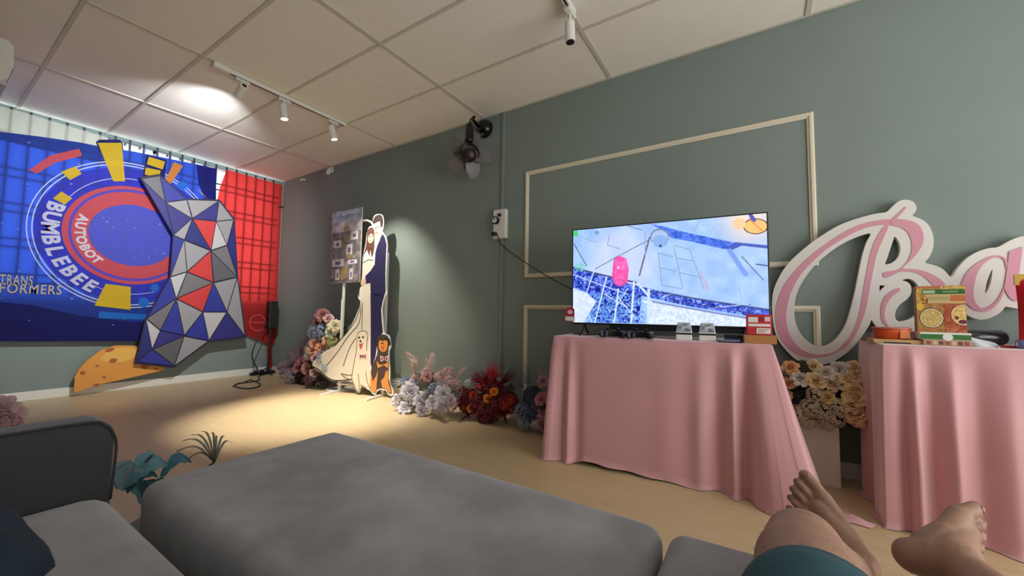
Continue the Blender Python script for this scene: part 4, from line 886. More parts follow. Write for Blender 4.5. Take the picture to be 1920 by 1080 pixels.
link('printed_front', grid_mesh(cn, food_fn, 110, 150, 'printed_front'), print_mat('food_print', .4), t)
# dark bottle lying down, white plastic bag, small red strip, blue roll, red packet
p5 = on2(1845, 2.62); R5 = Matrix.Translation((p5.x, 2.62, TP2+.034)) @ Matrix.Rotation(.35, 4, 'Z') @ Matrix.Rotation(PI/2, 4, 'Y')
t = thing('dark_bottle', (p5.x, 2.62, TP2), 'dark bottle lying on its side behind the white plastic bag', 'bottle')
MB().lathe([(.010, -.13), (.013, -.125), (.013, -.10), (.020, -.075), (.032, -.045), (.0335, -.03), (.0335, .06), (.03, .068)], R5, 24).build('body', mat('dark_bottle_plastic', (22, 26, 32), .2), t, True); MB().lathe([(.0155, -.138), (.0155, -.112)], R5, 16).build('cap', M_black, t)
p6 = on2(1826, 2.47); vs = []; fs = []
for i in range(22):
    for j in range(7):
        a, b = 2*PI*i/22, PI/2*j/6; rr = 1+.2*math.sin(4*a+2*b)+.12*math.sin(7*a+1); vs.append((p6.x+.062*rr*math.cos(a)*math.cos(b)-.012*math.sin(b), 2.47+.04*rr*math.sin(a)*math.cos(b), TP2+.035*math.sin(b)*(1+.2*math.cos(a+2))))
for i in range(22):
    for j in range(6): k = i*7+j; k2 = ((i+1) % 22)*7+j; fs.append((k, k2, k2+1, k+1))
tag(MB().add(vs, fs).build('plastic_bag', mat('thin_white_plastic', (206, 210, 216), .3), None, True), 'crumpled white plastic bag beside the food box', 'bag')
p7 = on2(1890, 2.46); tag(MB().box(p7.x-.02, p7.x+.02, 2.45, 2.47, TP2, TP2+.010).build('red_strip', cmat((170, 32, 44), .4), bevel=.003), 'small red wrapper strip lying near the right edge of the table', 'wrapper')
p8 = on2(1925, 2.42); t = thing('blue_roll', (p8.x, 2.42, TP2), 'small blue roll at the right edge of the right table', 'roll'); R8 = Matrix.Translation((p8.x, 2.42, TP2+.018)) @ Matrix.Rotation(PI/2, 4, 'Y')
MB().lathe([(.018, -.025), (.018, .03)], R8, 20).build('roll', cmat((110, 124, 176), .5), t, True); MB().lathe([(.008, -.026), (.008, .031)], R8, 14).build('core', cmat((210, 210, 216), .5), t)
p9 = on2(1968, 2.58); t = thing('snack_bag', (p9.x, 2.58, TP2), 'glossy red snack bag with gold top at the right edge', 'bag')
vs = []; fs = []; nx, nz = 9, 14; hh = .30
for s in (1, -1):
    for i in range(nx):
        for j in range(nz):
            u, v = i/(nx-1)*2-1, j/(nz-1); bul = .045*(1-u*u)*math.sin(PI*min(1, v*1.02))**.6 if 0 < v < 1 else 0; vs.append((p9.x+u*.085*(1-.06*math.sin(PI*v)), 2.58-s*bul, TP2+.002+v*hh))
o_ = nx*nz
for s in range(2):
    for i in range(nx-1):
        for j in range(nz-1): k = s*o_+i*nz+j; fs.append((k, k+nz, k+nz+1, k+1) if s == 0 else (k, k+1, k+nz+1, k+nz))
MB().add(vs, fs).build('pouch', mat('glossy_red_foil', (176, 20, 32), .25, bump=.4, bscale=20), t, True); MB().box(p9.x-.086, p9.x+.086, 2.576, 2.584, TP2+hh-.035, TP2+hh+.012).build('gold_seal', cmat((188, 150, 50), .3), t)

# ================================================================ artificial flowers
def rose_mesh(seed, rings=((3, .16, .44, -.42, .24), (3, .20, .46, -.16, .30), (4, .26, .46, .12, .34), (5, .30, .46, .50, .36), (5, .32, .50, .95, .40), (6, .30, .56, 1.35, .40))):
    r_ = random.Random(seed); mb = MB()
    for n, r0, ln_, tilt, wd in rings:
        ph = r_.random()*6
        for k in range(n):
            a = 2*PI*k/n+ph+r_.uniform(-.15, .15); tl = tilt+r_.uniform(-.18, .18); vs = []; lf = r_.uniform(.85, 1.12); rad, h = r0*.6*r_.uniform(.85, 1.1), .02
            for v, w in ((0, .35), (.35, .8), (.7, 1.0), (1, .72)):
                if v: tt = tl*(.6+.6*v)+(.35 if v == 1 else 0); st = .34*ln_*lf; rad += st*math.sin(tt); h += st*math.cos(tt)
                for u in (-1, -.5, 0, .5, 1):
                    th = a+u*w*wd/max(.22, rad+.12)*.9; rr = rad*(1-.05*u*u)+.02*abs(u)*(v > .6); hh = h-.09*u*u*(v == 1)+r_.uniform(-.02, .02)
                    vs.append((rr*math.cos(th), rr*math.sin(th), hh))
            mb.add(vs, [(i*5+j, i*5+j+1, i*5+j+6, i*5+j+5) for i in range(3) for j in range(4)])
    return mb.mesh('rose')
def cluster_mesh(seed, n=46, fl=.26):
    r_ = random.Random(seed); mb = MB()
    for k in range(n):
        z = 1-1.55*(k+.5)/n; a = k*2.39996; s = math.sqrt(max(0, 1-z*z)); d = Vector((s*math.cos(a), s*math.sin(a), z)); d = (d+Vector([r_.uniform(-.1, .1)]*3)).normalized()
        x = d.orthogonal().normalized(); y = d.cross(x); ph = r_.random()*3; p = d*(.86+r_.uniform(-.08, .08))
        for q in range(4):
            b = ph+q*PI/2; e1 = x*math.cos(b)+y*math.sin(b); e2 = -x*math.sin(b)+y*math.cos(b)
            mb.add([p, p+e1*fl*.6+e2*fl*.4+d*.05, p+e1*fl+d*.02, p+e1*fl*.6-e2*fl*.4+d*.05], [(0, 1, 2, 3)])
    return mb.mesh('flower_cluster')
def palm_mesh(seed, n=13, spread=1.25, wid=.045, droop=.25):
    r_ = random.Random(seed); mb = MB()
    mb.tube([(0, 0, 0), (0, 0, .35)], .012, 5)
    for k in range(n):
        a = -spread+2*spread*k/(n-1)+r_.uniform(-.04, .04); ln_ = .65*(1-.25*abs(a)/spread)+r_.uniform(-.05, .05); vs = []
        for i in range(5):
            t = i/4; x = math.sin(a)*ln_*t; z = .33+math.cos(a)*ln_*t; y = -droop*t*t*.5; w = wid*(math.sin(PI*min(.97, .2+.8*t)))*.5
            vs += [(x-w*math.cos(a), y, z+w*math.sin(a)), (x+w*math.cos(a), y, z-w*math.sin(a))]
        mb.add(vs, [(2*i, 2*i+1, 2*i+3, 2*i+2) for i in range(4)])
    return mb.mesh('palm_leaf')
def plume_mesh(seed, n=110):
    r_ = random.Random(seed); mb = MB(); P = lambda t: Vector((.35*t*t, 0, t))
    mb.tube([P(t/6) for t in range(7)], .008, 5)
    for k in range(n):
        t = .3+.7*k/n; a = r_.random()*2*PI; ln_ = .20*math.sin(PI*(t-.25)/.8)+.05; d = Vector((math.cos(a)*.8, math.sin(a)*.8, .8)).normalized(); p = P(t); e = p+d*ln_+Vector((0, 0, -.03)); w = d.cross(Vector((0, 0, 1))).normalized()*.011
        mb.add([p-w*.5, p+w*.5, (p+e)/2+w, e, (p+e)/2-w], [(0, 1, 2, 3, 4)])
    return mb.mesh('plume')
def leafy_mesh(seed, n=9, wid=.16):
    r_ = random.Random(seed); mb = MB()
    for k in range(n):
        a = 2*PI*k/n+r_.uniform(-.3, .3); el_ = r_.uniform(.3, 1.25); ln_ = r_.uniform(.7, 1.0); d = Vector((math.cos(a)*math.cos(el_), math.sin(a)*math.cos(el_), math.sin(el_))); s = d.cross(Vector((0, 0, 1))).normalized(); vs = []
        for i in range(5):
            t = i/4; p = d*ln_*t-Vector((0, 0, .25*t*t)); w = wid*math.sin(PI*min(.98, .12+.88*t))*.5; vs += [p-s*w+Vector((0, 0, .04*w)), p+Vector((0, 0, -.02)), p+s*w]
        mb.add(vs, [(3*i+j, 3*i+j+1, 3*i+j+4, 3*i+j+3) for i in range(4) for j in range(2)])
    return mb.mesh('leaf_spray')
GEO = dict(rose=rose_mesh(1), rose2=rose_mesh(5), peony=rose_mesh(9, ((3, .14, .36, -.4, .2), (5, .2, .40, .0, .26), (6, .26, .44, .5, .3), (7, .28, .52, .95, .32), (8, .28, .62, 1.35, .32))), cluster=cluster_mesh(2), cluster2=cluster_mesh(3, 30, .36), palm=palm_mesh(4), palm2=palm_mesh(6, 17, 1.4, .022, .4), plume=plume_mesh(7), leaf=leafy_mesh(8), spike=leafy_mesh(11, 13, .10), blob=cluster_mesh(13, 60, .34))
NAME = dict(rose='rose', rose2='rose', peony='peony', cluster='hydrangea', cluster2='blossom_cluster', palm='palm_leaf', palm2='palm_leaf', plume='pampas_plume', leaf='leaf_spray', spike='spiky_leaf_spray', blob='foliage_base')
_pm = {}
def petal(col):
    if col not in _pm: _pm[col] = mat('petal_%d_%d_%d' % col, col, .65, noise=.10, nscale=3, trans=.22)
    return _pm[col]
_fm = {}
def flower(kind, col, root, loc, dirv, size, roll=None):
    k = (kind, col)
    if k not in _fm: me = GEO[kind].copy(); me.materials.append(petal(col)); _fm[k] = me
    d = Vector(dirv).normalized(); q = d.to_track_quat('Z', 'Y').to_matrix().to_4x4()
    M = Matrix.Translation(loc) @ q @ Matrix.Rotation(random.random()*6.28 if roll is None else roll, 4, 'Z') @ Matrix.Scale(size, 4)
    return link(NAME[kind], _fm[k], None, root, M=M)
def arrangement(label, base, cat='flowers'):
    return thing('flower_arrangement', base, label, cat)
def blooms(root, items, ypl):
    """items: (kind, colour, px, py, dy, size, dir)"""
    for it in items:
        kind, col, px, py, dy, size = it[:6]; p = onY(px, py, ypl+dy); p.z = max(p.z, size*.35)
        if root.location.x > 0: p.x = min(p.x, .455-size*.55)
        d = it[6] if len(it) > 6 else (EYE-p).normalized()*.8+Vector((random.uniform(-.4, .4), random.uniform(-.3, .1), random.uniform(.2, .7)))
        flower(kind, col, root, p, d, size, it[7] if len(it) > 7 else None)
WHT, BLU, LBL, PKD, PKL, PEA, IVO, GRN, DGR, LGR, RED_, DRD, ORG, RUS, TEA, MAU, CRM = (222, 218, 226), (112, 128, 176), (166, 184, 214), (206, 138, 146), (224, 190, 192), (234, 178, 150), (226, 218, 190), (112, 118, 70), (60, 64, 44), (170, 178, 120), (182, 30, 46), (112, 20, 32), (242, 150, 40), (186, 84, 44), (104, 152, 164), (168, 140, 156), (236, 214, 170)
UP = (0, -.2, 1)
# white and pale pink by the wall
b = onZ(805, 768, 0); A1 = arrangement('white, pale pink and blue flower arrangement on the floor right of the standee', (b.x, b.y+.05, 0)); Y0 = 2.50
for q in ((770, 750, .02), (815, 745, .04), (850, 740, .08), (800, 715, .1)): p = onY(q[0], q[1], Y0+q[2]); flower('blob', (150, 140, 140), A1, (p.x, p.y, max(.08, p.z)), UP, .10)
blooms(A1, [('peony', WHT, 770, 735, -.04, .12), ('peony', WHT, 760, 765, -.08, .10), ('peony', WHT, 788, 752, -.05, .09), ('peony', WHT, 748, 750, -.05, .09), ('peony', WHT, 812, 755, -.05, .10), ('peony', WHT, 832, 738, -.03, .11), ('peony', (214, 200, 206), 845, 752, -.02, .08), ('peony', WHT, 825, 765, -.06, .08), ('rose', (206, 200, 208), 790, 770, -.08, .07),
    ('cluster', BLU, 760, 716, 0, .05), ('cluster', BLU, 775, 722, 0, .045), ('cluster', LBL, 800, 740, -.02, .045), ('cluster2', LBL, 812, 728, 0, .05), ('cluster2', (186, 196, 196), 826, 722, 0, .045), ('rose', PKL, 800, 702, .02, .08), ('rose', (214, 164, 160), 802, 707, 0, .07), ('cluster', PKL, 825, 708, .02, .06), ('cluster', PKL, 842, 715, .02, .055), ('cluster', (210, 176, 170), 856, 722, .03, .05), ('leaf', GRN, 803, 726, .02, .07), ('rose', PKL, 780, 712, .04, .08), ('cluster', (216, 180, 176), 838, 700, .05, .06),
    ('plume', PKL, 785, 735, .06, .36, (-.1, 0, 1)), ('plume', (226, 200, 196), 800, 735, .08, .36, (.05, 0, 1)), ('plume', PKL, 815, 740, .08, .30, (.35, 0, 1)), ('plume', (220, 186, 184), 838, 735, .08, .26, (.4, 0, 1)), ('leaf', (228, 220, 206), 776, 678, .04, .06), ('palm2', (196, 190, 176), 770, 728, .06, .24, (-.9, 0, .5), 0), ('plume', (206, 176, 156), 800, 778, -.08, .25, (1, -.1, .05)), ('leaf', (206, 176, 182), 845, 758, -.05, .10, (1, -.2, .3))], Y0)
# red and orange
b = onZ(930, 786, 0); A2 = arrangement('dark red and orange flower arrangement with spiky leaves on the floor', (b.x, b.y+.05, 0)); Y0 = 2.64
for q in ((900, 760, -.02), (930, 765, -.04), (950, 755, 0), (880, 752, 0), (925, 735, .02), (860, 745, .02), (915, 780, -.04)): p = onY(q[0], q[1], Y0+q[2]); flower('blob', DRD, A2, (p.x, p.y, max(.07, p.z)), UP, .10)
blooms(A2, [('spike', RED_, 925, 735, .06, .24, UP), ('spike', (130, 20, 40), 915, 725, .06, .22, UP), ('spike', RED_, 905, 735, .05, .20, (-.4, -.2, 1)), ('palm', (128, 24, 40), 905, 735, .08, .24, (-.35, 0, 1), 0), ('palm', (120, 30, 40), 938, 738, .08, .27, (.35, 0, 1), 0), ('palm2', (150, 60, 64), 945, 730, .08, .26, (.5, 0, 1), 0), ('palm', RED_, 922, 728, .09, .26, (0, 0, 1), 0),
    ('rose', ORG, 914, 748, -.08, .06), ('rose2', ORG, 926, 735, -.06, .055), ('rose', ORG, 883, 766, -.08, .055), ('cluster', (196, 60, 30), 948, 760, -.08, .05), ('cluster', (206, 70, 34), 958, 750, -.06, .045), ('rose', (186, 60, 40), 888, 742, -.05, .055), ('cluster', RUS, 862, 735, -.02, .06), ('cluster', RUS, 852, 728, .0, .05), ('cluster', (196, 116, 80), 868, 748, -.03, .06), ('leaf', (150, 66, 40), 860, 760, -.05, .12), ('leaf', (130, 30, 34), 905, 775, -.08, .12), ('leaf', (110, 24, 30), 945, 775, -.06, .12), ('rose', (150, 50, 56), 916, 768, -.08, .05), ('plume', (96, 76, 78), 932, 735, -.05, .24, (.9, -.1, .35)), ('leaf', (90, 20, 24), 880, 775, -.06, .12), ('cluster2', (206, 214, 214), 880, 720, .06, .05), ('cluster', (150, 60, 40), 872, 765, -.06, .05)], Y0)
# blue and pink half behind the cloth
b = onZ(992, 800, 0); A3 = arrangement('blue and pink flower arrangement half hidden by the left tablecloth', (b.x, b.y+.03, 0)); Y0 = 2.60
for q in ((990, 775, 0), (1010, 765, 0), (1000, 745, .03)): p = onY(q[0], q[1], Y0+q[2]); flower('blob', (70, 74, 92), A3, (p.x, p.y, max(.06, p.z)), UP, .085)
blooms(A3, [('cluster', (150, 160, 182), 980, 785, -.06, .055), ('cluster', BLU, 988, 768, -.05, .055), ('cluster', (136, 148, 186), 975, 768, -.04, .05), ('cluster', (172, 176, 182), 982, 795, -.07, .05), ('cluster2', (196, 200, 206), 1005, 795, -.06, .04), ('cluster', (90, 104, 150), 1000, 775, -.05, .05), ('peony', (206, 132, 152), 1015, 750, -.03, .075), ('peony', (206, 132, 152), 1018, 775, -.04, .07), ('rose', (196, 120, 140), 1008, 762, -.04, .06), ('rose', (206, 150, 166), 1018, 715, .0, .07), ('plume', (206, 150, 160), 1015, 740, .02, .2, (.1, 0, 1)), ('palm2', (120, 132, 140), 995, 740, .05, .27, (-.15, 0, 1), 0), ('palm2', (110, 124, 136), 985, 745, .05, .24, (-.5, 0, 1), 0), ('leaf', (70, 84, 100), 990, 750, 0, .10), ('cluster2', (120, 134, 160), 995, 740, .02, .05), ('peony', (196, 124, 134), 1018, 800, -.05, .06)], Y0)
# tall bouquet behind the standee
Y0 = 2.66; pb = onY(608, 700, Y0); A4 = arrangement('tall bouquet of peach roses and blue hydrangea behind the dress train', (pb.x, Y0, 0)); 
MB().tube([(pb.x, Y0, 0), (pb.x+.02, Y0, .45), (pb.x+.03, Y0, .85)], [.05, .03, .02], 8).build('stem_post', cmat((70, 76, 56), .8), A4)
for q in ((608, 655), (615, 630), (612, 605), (600, 675)): p = onY(q[0], q[1], Y0+.02); flower('blob', DGR, A4, p, UP, .12)
blooms(A4, [('rose', (206, 150, 150), 606, 592, -.04, .13), ('rose2', PKD, 598, 604, -.04, .09), ('rose', PKL, 616, 598, -.05, .09), ('peony', IVO, 628, 612, -.05, .12), ('peony', (214, 220, 200), 622, 622, -.06, .10), ('cluster', LBL, 590, 622, -.06, .09), ('cluster', LBL, 604, 620, -.06, .09), ('cluster', (150, 168, 206), 606, 632, -.05, .07), ('rose', PEA, 615, 638, -.07, .10), ('rose2', PEA, 592, 645, -.07, .11), ('rose', (232, 190, 170), 588, 656, -.08, .10), ('rose', PEA, 602, 652, -.08, .10), ('cluster', LGR, 624, 642, -.06, .08), ('cluster', LGR, 622, 655, -.06, .07), ('leaf', GRN, 636, 640, 0, .14), ('leaf', DGR, 640, 620, .02, .14), ('cluster2', IVO, 580, 656, -.07, .06), ('cluster2', WHT, 577, 668, -.08, .05), ('cluster', LBL, 608, 676, -.08, .09), ('cluster', LBL, 616, 690, -.08, .08), ('rose2', PKL, 592, 672, -.08, .09), ('cluster', LBL, 606, 668, -.1, .07), ('rose', PEA, 598, 662, -.1, .08)], Y0)
# low pink bunch left of it
Y0 = 2.62; b = onZ(575, 722, 0); A5 = arrangement('low dusty pink flower bunch lying left of the dress train', (b.x, b.y, 0)); Y0 = b.y
for q in ((570, 705), (590, 705), (580, 690), (560, 700), (600, 700)): p = onY(q[0], q[1], Y0+.05); flower('blob', (70, 54, 56), A5, (p.x, p.y, max(.09, p.z)), UP, .12)
blooms(A5, [('rose', PKD, 560, 690, -.03, .11), ('rose2', (214, 160, 160), 575, 692, -.04, .10), ('rose', (206, 176, 168), 590, 700, -.04, .09), ('rose', PKD, 580, 676, 0, .11), ('rose2', PKD, 568, 678, 0, .10), ('cluster', MAU, 555, 668, .02, .10), ('plume', MAU, 560, 700, .03, .45, (-1, .1, .25)), ('plume', (196, 176, 190), 560, 698, .05, .42, (-1, 0, .12)), ('plume', MAU, 562, 690, .05, .38, (-.2, 0, 1)), ('plume', (190, 160, 172), 570, 690, .05, .32, (.1, 0, 1)), ('cluster2', (190, 180, 186), 548, 705, -.05, .09), ('cluster', (196, 190, 196), 545, 700, -.05, .07), ('leaf', (54, 40, 44), 585, 712, -.05, .16), ('leaf', (60, 44, 50), 600, 710, -.05, .16), ('cluster2', (120, 84, 92), 580, 712, -.08, .07), ('rose2', (180, 130, 136), 600, 690, 0, .10)], Y0)
# cream roses on a white plinth between the tables
pz0 = onZ(1578, 918, 0); px0 = onY(1500, 890, pz0.y)
pl = thing('white_plinth', ((px0.x+pz0.x)/2, pz0.y+.09, 0), 'white square plinth between the two pink tables', 'plinth')
ph = onY(1575, 797, pz0.y).z
MB().box(pz0.x-.26, pz0.x, pz0.y, pz0.y+.17, .0, ph).build('box_body', mat('white_plinth_paint', (214, 204, 192), .6), pl, bevel=.004); MB().box(pz0.x-.255, pz0.x-.005, pz0.y+.005, pz0.y+.165, ph, ph+.006).build('top_lip', M_white, pl)
A6 = arrangement('cream and white rose arrangement filling the gap between the two tables', (pz0.x-.12, pz0.y+.09, ph+.006)); Y0 = pz0.y+.06
MB().box(pz0.x-.22, pz0.x-.03, pz0.y+.03, pz0.y+.14, ph+.006, ph+.09).build('foam_block', cmat((58, 62, 50), .9), A6)
for q in ((1540, 770), (1580, 765), (1620, 760), (1500, 745), (1560, 735), (1600, 725), (1640, 730), (1510, 700)): p = onY(q[0], q[1], Y0+.02); flower('blob', (60, 58, 48), A6, p, UP, .075)
cr = [CRM, (230, 218, 196), (240, 206, 160), (226, 190, 150), (214, 204, 188)]
blooms(A6, [('rose', CRM, 1530, 715, -.06, .075), ('rose2', (240, 214, 150), 1552, 745, -.07, .06), ('peony', (224, 216, 206), 1500, 710, -.05, .07), ('peony', (222, 214, 200), 1548, 700, -.04, .07), ('peony', (214, 206, 196), 1575, 695, -.03, .07), ('rose', (236, 190, 140), 1482, 690, -.03, .065), ('rose2', (226, 170, 120), 1478, 720, -.05, .06), ('rose', (230, 190, 146), 1474, 742, -.05, .05), ('peony', CRM, 1590, 710, -.05, .075), ('rose', (236, 206, 150), 1600, 735, -.07, .08), ('rose2', CRM, 1625, 745, -.08, .085), ('rose', (232, 200, 150), 1650, 735, -.06, .08), ('rose', (228, 190, 148), 1615, 780, -.09, .085), ('rose2', (228, 186, 146), 1650, 775, -.08, .08), ('rose', (236, 206, 160), 1595, 760, -.09, .07), ('peony', (230, 204, 164), 1630, 705, -.03, .08), ('rose2', (226, 190, 150), 1655, 710, -.02, .07), ('rose', CRM, 1605, 690, -.01, .06), ('rose', (226, 186, 146), 1662, 795, -.08, .06),
    ('cluster', (206, 192, 160), 1500, 775, -.08, .05), ('cluster', (206, 192, 164), 1520, 765, -.08, .055), ('cluster', (200, 184, 156), 1545, 775, -.08, .055), ('cluster', (196, 182, 158), 1565, 785, -.08, .05), ('cluster', (196, 180, 156), 1512, 790, -.09, .045), ('cluster', (190, 172, 150), 1550, 793, -.09, .045), ('cluster2', (206, 196, 170), 1575, 765, -.08, .05), ('leaf', (30, 34, 30), 1500, 745, -.03, .08), ('leaf', (34, 36, 30), 1580, 790, -.04, .07), ('cluster', (214, 200, 176), 1530, 740, -.06, .05), ('rose', (236, 220, 180), 1525, 688, -.02, .06), ('rose', (232, 206, 170), 1560, 722, -.06, .06)], Y0)
# pink plume bunch at the left edge, beyond the sofa arm
p = onZ(6, 800, .0); b = onX(14, 775, -4.2); A7 = arrangement('pale pink plume bunch on the floor at the left edge behind the sofa arm', (b.x, b.y, 0))
for k in range(4): flower('blob', (190, 150, 156), A7, (b.x+.06*k-.1, b.y+.03*(k % 2)-.08, .09), UP, .12)
for (px, py, sz) in ((4, 765, .12), (16, 775, .11), (26, 782, .08), (8, 790, .10), (30, 790, .05)): q = onX(px, py, -4.2); flower('peony', (216, 184, 190), A7, q, (1, .2, .6), sz)
flower('plume', (214, 180, 186), A7, (b.x, b.y-.05, .1), (.1, -.1, 1), .32)
# teal leaf bunch behind the sofa arm, with a grey palm leaf
b = Vector((-1.86, .55, 0)); A8 = arrangement('teal leaf bunch with a thin grey palm frond on the floor behind the ottoman', (b.x, b.y, 0), 'plant')
MB().lathe([(.07, 0), (.085, .11), (.08, .115)], Matrix.Translation((b.x, b.y, 0)), 16).build('pot', cmat((120, 124, 124), .6), A8, True)
def tleaf(p0, p1, w, col):
    p0, p1 = Vector(p0), Vector(p1); d = p1-p0; s = d.cross(Vector((1, -.5, .6))).normalized(); mb = MB(); vs = []
    for i in range(9):
        t = i/8; ww = w*math.sin(PI*min(.985, .12+.86*t))**.8*(1 if i % 2 else .82)*.5; c = p0+d*t+Vector((0, 0, .04*math.sin(PI*t)))
        vs += [c-s*ww+Vector((.01, 0, 0)), c, c+s*ww+Vector((.01, 0, 0))]
    mb.add(vs, [(3*i+j, 3*i+j+1, 3*i+j+4, 3*i+j+3) for i in range(8) for j in range(2)]).build('leaf', petal(col), A8, True)
def tb(px, py, d=1.9):
    r_ = ray(px, py); return EYE + r_*(d/math.hypot(r_.x, r_.y))
st = Vector((b.x, b.y, .12))
tleaf(tb(232, 905), tb(312, 870), .085, TEA); tleaf(tb(235, 920), tb(295, 893), .05, (58, 108, 126)); tleaf(tb(300, 892), tb(358, 866), .045, (70, 128, 146)); tleaf(tb(238, 915), tb(212, 885), .07, (120, 150, 158)); tleaf(st, tb(240, 905), .06, TEA); tleaf(st, tb(270, 900), .07, (66, 116, 130)); tleaf(st, tb(300, 895), .05, TEA); tleaf(tb(225, 915), tb(222, 870), .06, (136, 160, 166)); tleaf(tb(240, 915), tb(262, 885), .06, (150, 172, 176))
MB().tube([tb(265, 890), tb(272, 868), tb(284, 855)], .003, 5).build('twig', cmat((60, 52, 50), .8), A8)
for q in ((284, 857), (278, 862), (270, 873), (276, 869)): flower('leaf', (70, 62, 62), A8, tb(*q), (0, 0, 1), .022)
o_ = tb(400, 868)
for (x, y_) in ((330, 847), (342, 826), (357, 815), (376, 808), (395, 810), (404, 818), (421, 818), (433, 830), (345, 868)): tleaf(o_, tb(x, y_), .008, (154, 154, 138))
MB().tube([st, st.lerp(o_, .5)+Vector((0, 0, .03)), o_], .004, 5).build('twig', cmat((96, 100, 88), .8), A8)

# ================================================================ slim speaker in the corner and its cables
sp = thing('corner_speaker', (-5.60, 2.72, 0), 'slim black loudspeaker on a thin post in the corner beside the red drape', 'speaker')
s0, s1 = onX(511, 565, -5.60), onX(511, 617, -5.60)
MB().box(-5.65, -5.55, s0.y-.055, s0.y+.055, s1.z, s0.z).build('cabinet', M_black, sp, bevel=.012); MB().box(-5.551, -5.546, s0.y-.045, s0.y+.045, s1.z+.02, s0.z-.02).build('grille', mat('speaker_grille', (30, 30, 34), .8, bump=.5, bscale=400), sp)
MB().tube([(-5.60, s0.y-.02, .03), (-5.60, s0.y-.01, s1.z)], .012, 8).build('post', M_black, sp); 
for a in (0, 2.1, 4.2): MB().tube([(-5.60, s0.y-.02, .10), (-5.60+.13*math.cos(a), s0.y-.02+.11*math.sin(a), .008)], .008, 6).build('leg', M_black, sp)
def cord(nm, pts, r, label):
    q = [tuple(p) for p in catmull([tuple(p) for p in pts], 6, False)]; tag(MB().tube(q, r, 6).build(nm, M_black, None, True), label, 'cable')
fl = lambda x, y_: onZ(x, y_, .008)
cord('speaker_cable', [(-5.63, s0.y-.06, s1.z+.05), (-5.60, s0.y-.22, .30), fl(485, 700), fl(462, 715), fl(440, 722), fl(455, 728), fl(478, 727), fl(488, 720), fl(470, 712)], .007, 'black cable dropping from the speaker and looping on the floor')
cord('floor_cable', [fl(437, 725), fl(446, 719), fl(465, 717), fl(487, 712), fl(484, 706), fl(500, 701), fl(512, 697), fl(495, 700)], .006, 'black cable snaking over the floor below the speaker')
t = thing('power_strip', fl(492, 702), 'black power strip lying on the floor under the corner speaker', 'power strip'); p = fl(492, 701)
MB().box(p.x-.03, p.x+.03, p.y-.15, p.y+.15, .0, .04).build('body', M_black, t, bevel=.005)
for k in range(3): MB().box(p.x-.02, p.x+.02, p.y-.11+.08*k, p.y-.07+.08*k, .04, .065).build('plug', cmat((40, 40, 44), .5), t)

# ================================================================ sofa and ottomans
def cushion(x0, x1, y0, y1, z0, z1, r, name, m, parent, bulge=.0, seg=4):
    mb = MB().box(x0, x1, y0, y1, z0, z1); me = mb.mesh(name); bm = bmesh.new(); bm.from_mesh(me)
    bmesh.ops.bevel(bm, geom=bm.edges[:], offset=r, segments=seg, affect='EDGES', profile=.5)
    if bulge:
        bmesh.ops.subdivide_edges(bm, edges=[e for e in bm.edges if e.calc_length() > .12], cuts=9, use_grid_fill=True)
        cx, cy, hx, hy = (x0+x1)/2, (y0+y1)/2, (x1-x0)/2, (y1-y0)/2
        for v in bm.verts:
            if v.co.z > (z0+z1)/2:
                u, w = (v.co.x-cx)/hx, (v.co.y-cy)/hy; v.co.z += bulge*max(0, 1-u**4)*max(0, 1-w**4)*(v.co.z-(z0+z1)/2)/((z1-z0)/2)
    bmesh.ops.recalc_face_normals(bm, faces=bm.faces); bm.to_mesh(me); bm.free(); return link(name, me, m, parent, True)
SZ = .43
so = thing('sofa', (-.2, -.1, 0), 'grey velvet sofa with a rounded dark left arm', 'sofa')
cushion(-1.40, 1.25, -.52, .315, .22, SZ, .055, 'seat_cushion', M_velvet, so, .012)
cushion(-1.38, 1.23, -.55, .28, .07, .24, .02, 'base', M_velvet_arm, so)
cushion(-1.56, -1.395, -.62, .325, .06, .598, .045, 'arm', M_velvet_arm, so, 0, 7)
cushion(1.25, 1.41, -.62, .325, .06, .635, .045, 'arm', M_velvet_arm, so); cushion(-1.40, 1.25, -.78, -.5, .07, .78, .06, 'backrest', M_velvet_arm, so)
MB().tube([tuple(p) for p in catmull([(-1.402, .318, .40), (-1.402, .322, .52), (-1.406, .316, .562), (-1.412, .300, .586), (-1.418, .27, .597), (-1.42, .1, .599), (-1.42, -.55, .599)], 6, False)], .003, 6).build('piping', cmat((44, 43, 46), .8), so, True)
for x in (-1.48, 1.33):
    for y_ in (-.6, .22): MB().tube([(x, y_, 0), (x, y_, .08)], [.015, .022], 10).build('leg', M_black, so)
def ottoman(x0, x1, label):
    t = thing('ottoman', ((x0+x1)/2, .62, 0), label, 'ottoman')
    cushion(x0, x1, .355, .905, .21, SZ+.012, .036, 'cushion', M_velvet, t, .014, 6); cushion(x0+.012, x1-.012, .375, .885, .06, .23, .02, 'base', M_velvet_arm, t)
    for x in (x0+.08, x1-.08):
        for y_ in (.44, .82): MB().tube([(x, y_, 0), (x, y_, .07)], [.014, .02], 10).build('leg', M_black, t)
ottoman(-1.345, -.176, 'wide grey velvet ottoman in the foreground, left of the narrow seam')
ottoman(-.165, .95, 'grey velvet ottoman under the bare legs, right of the narrow seam')
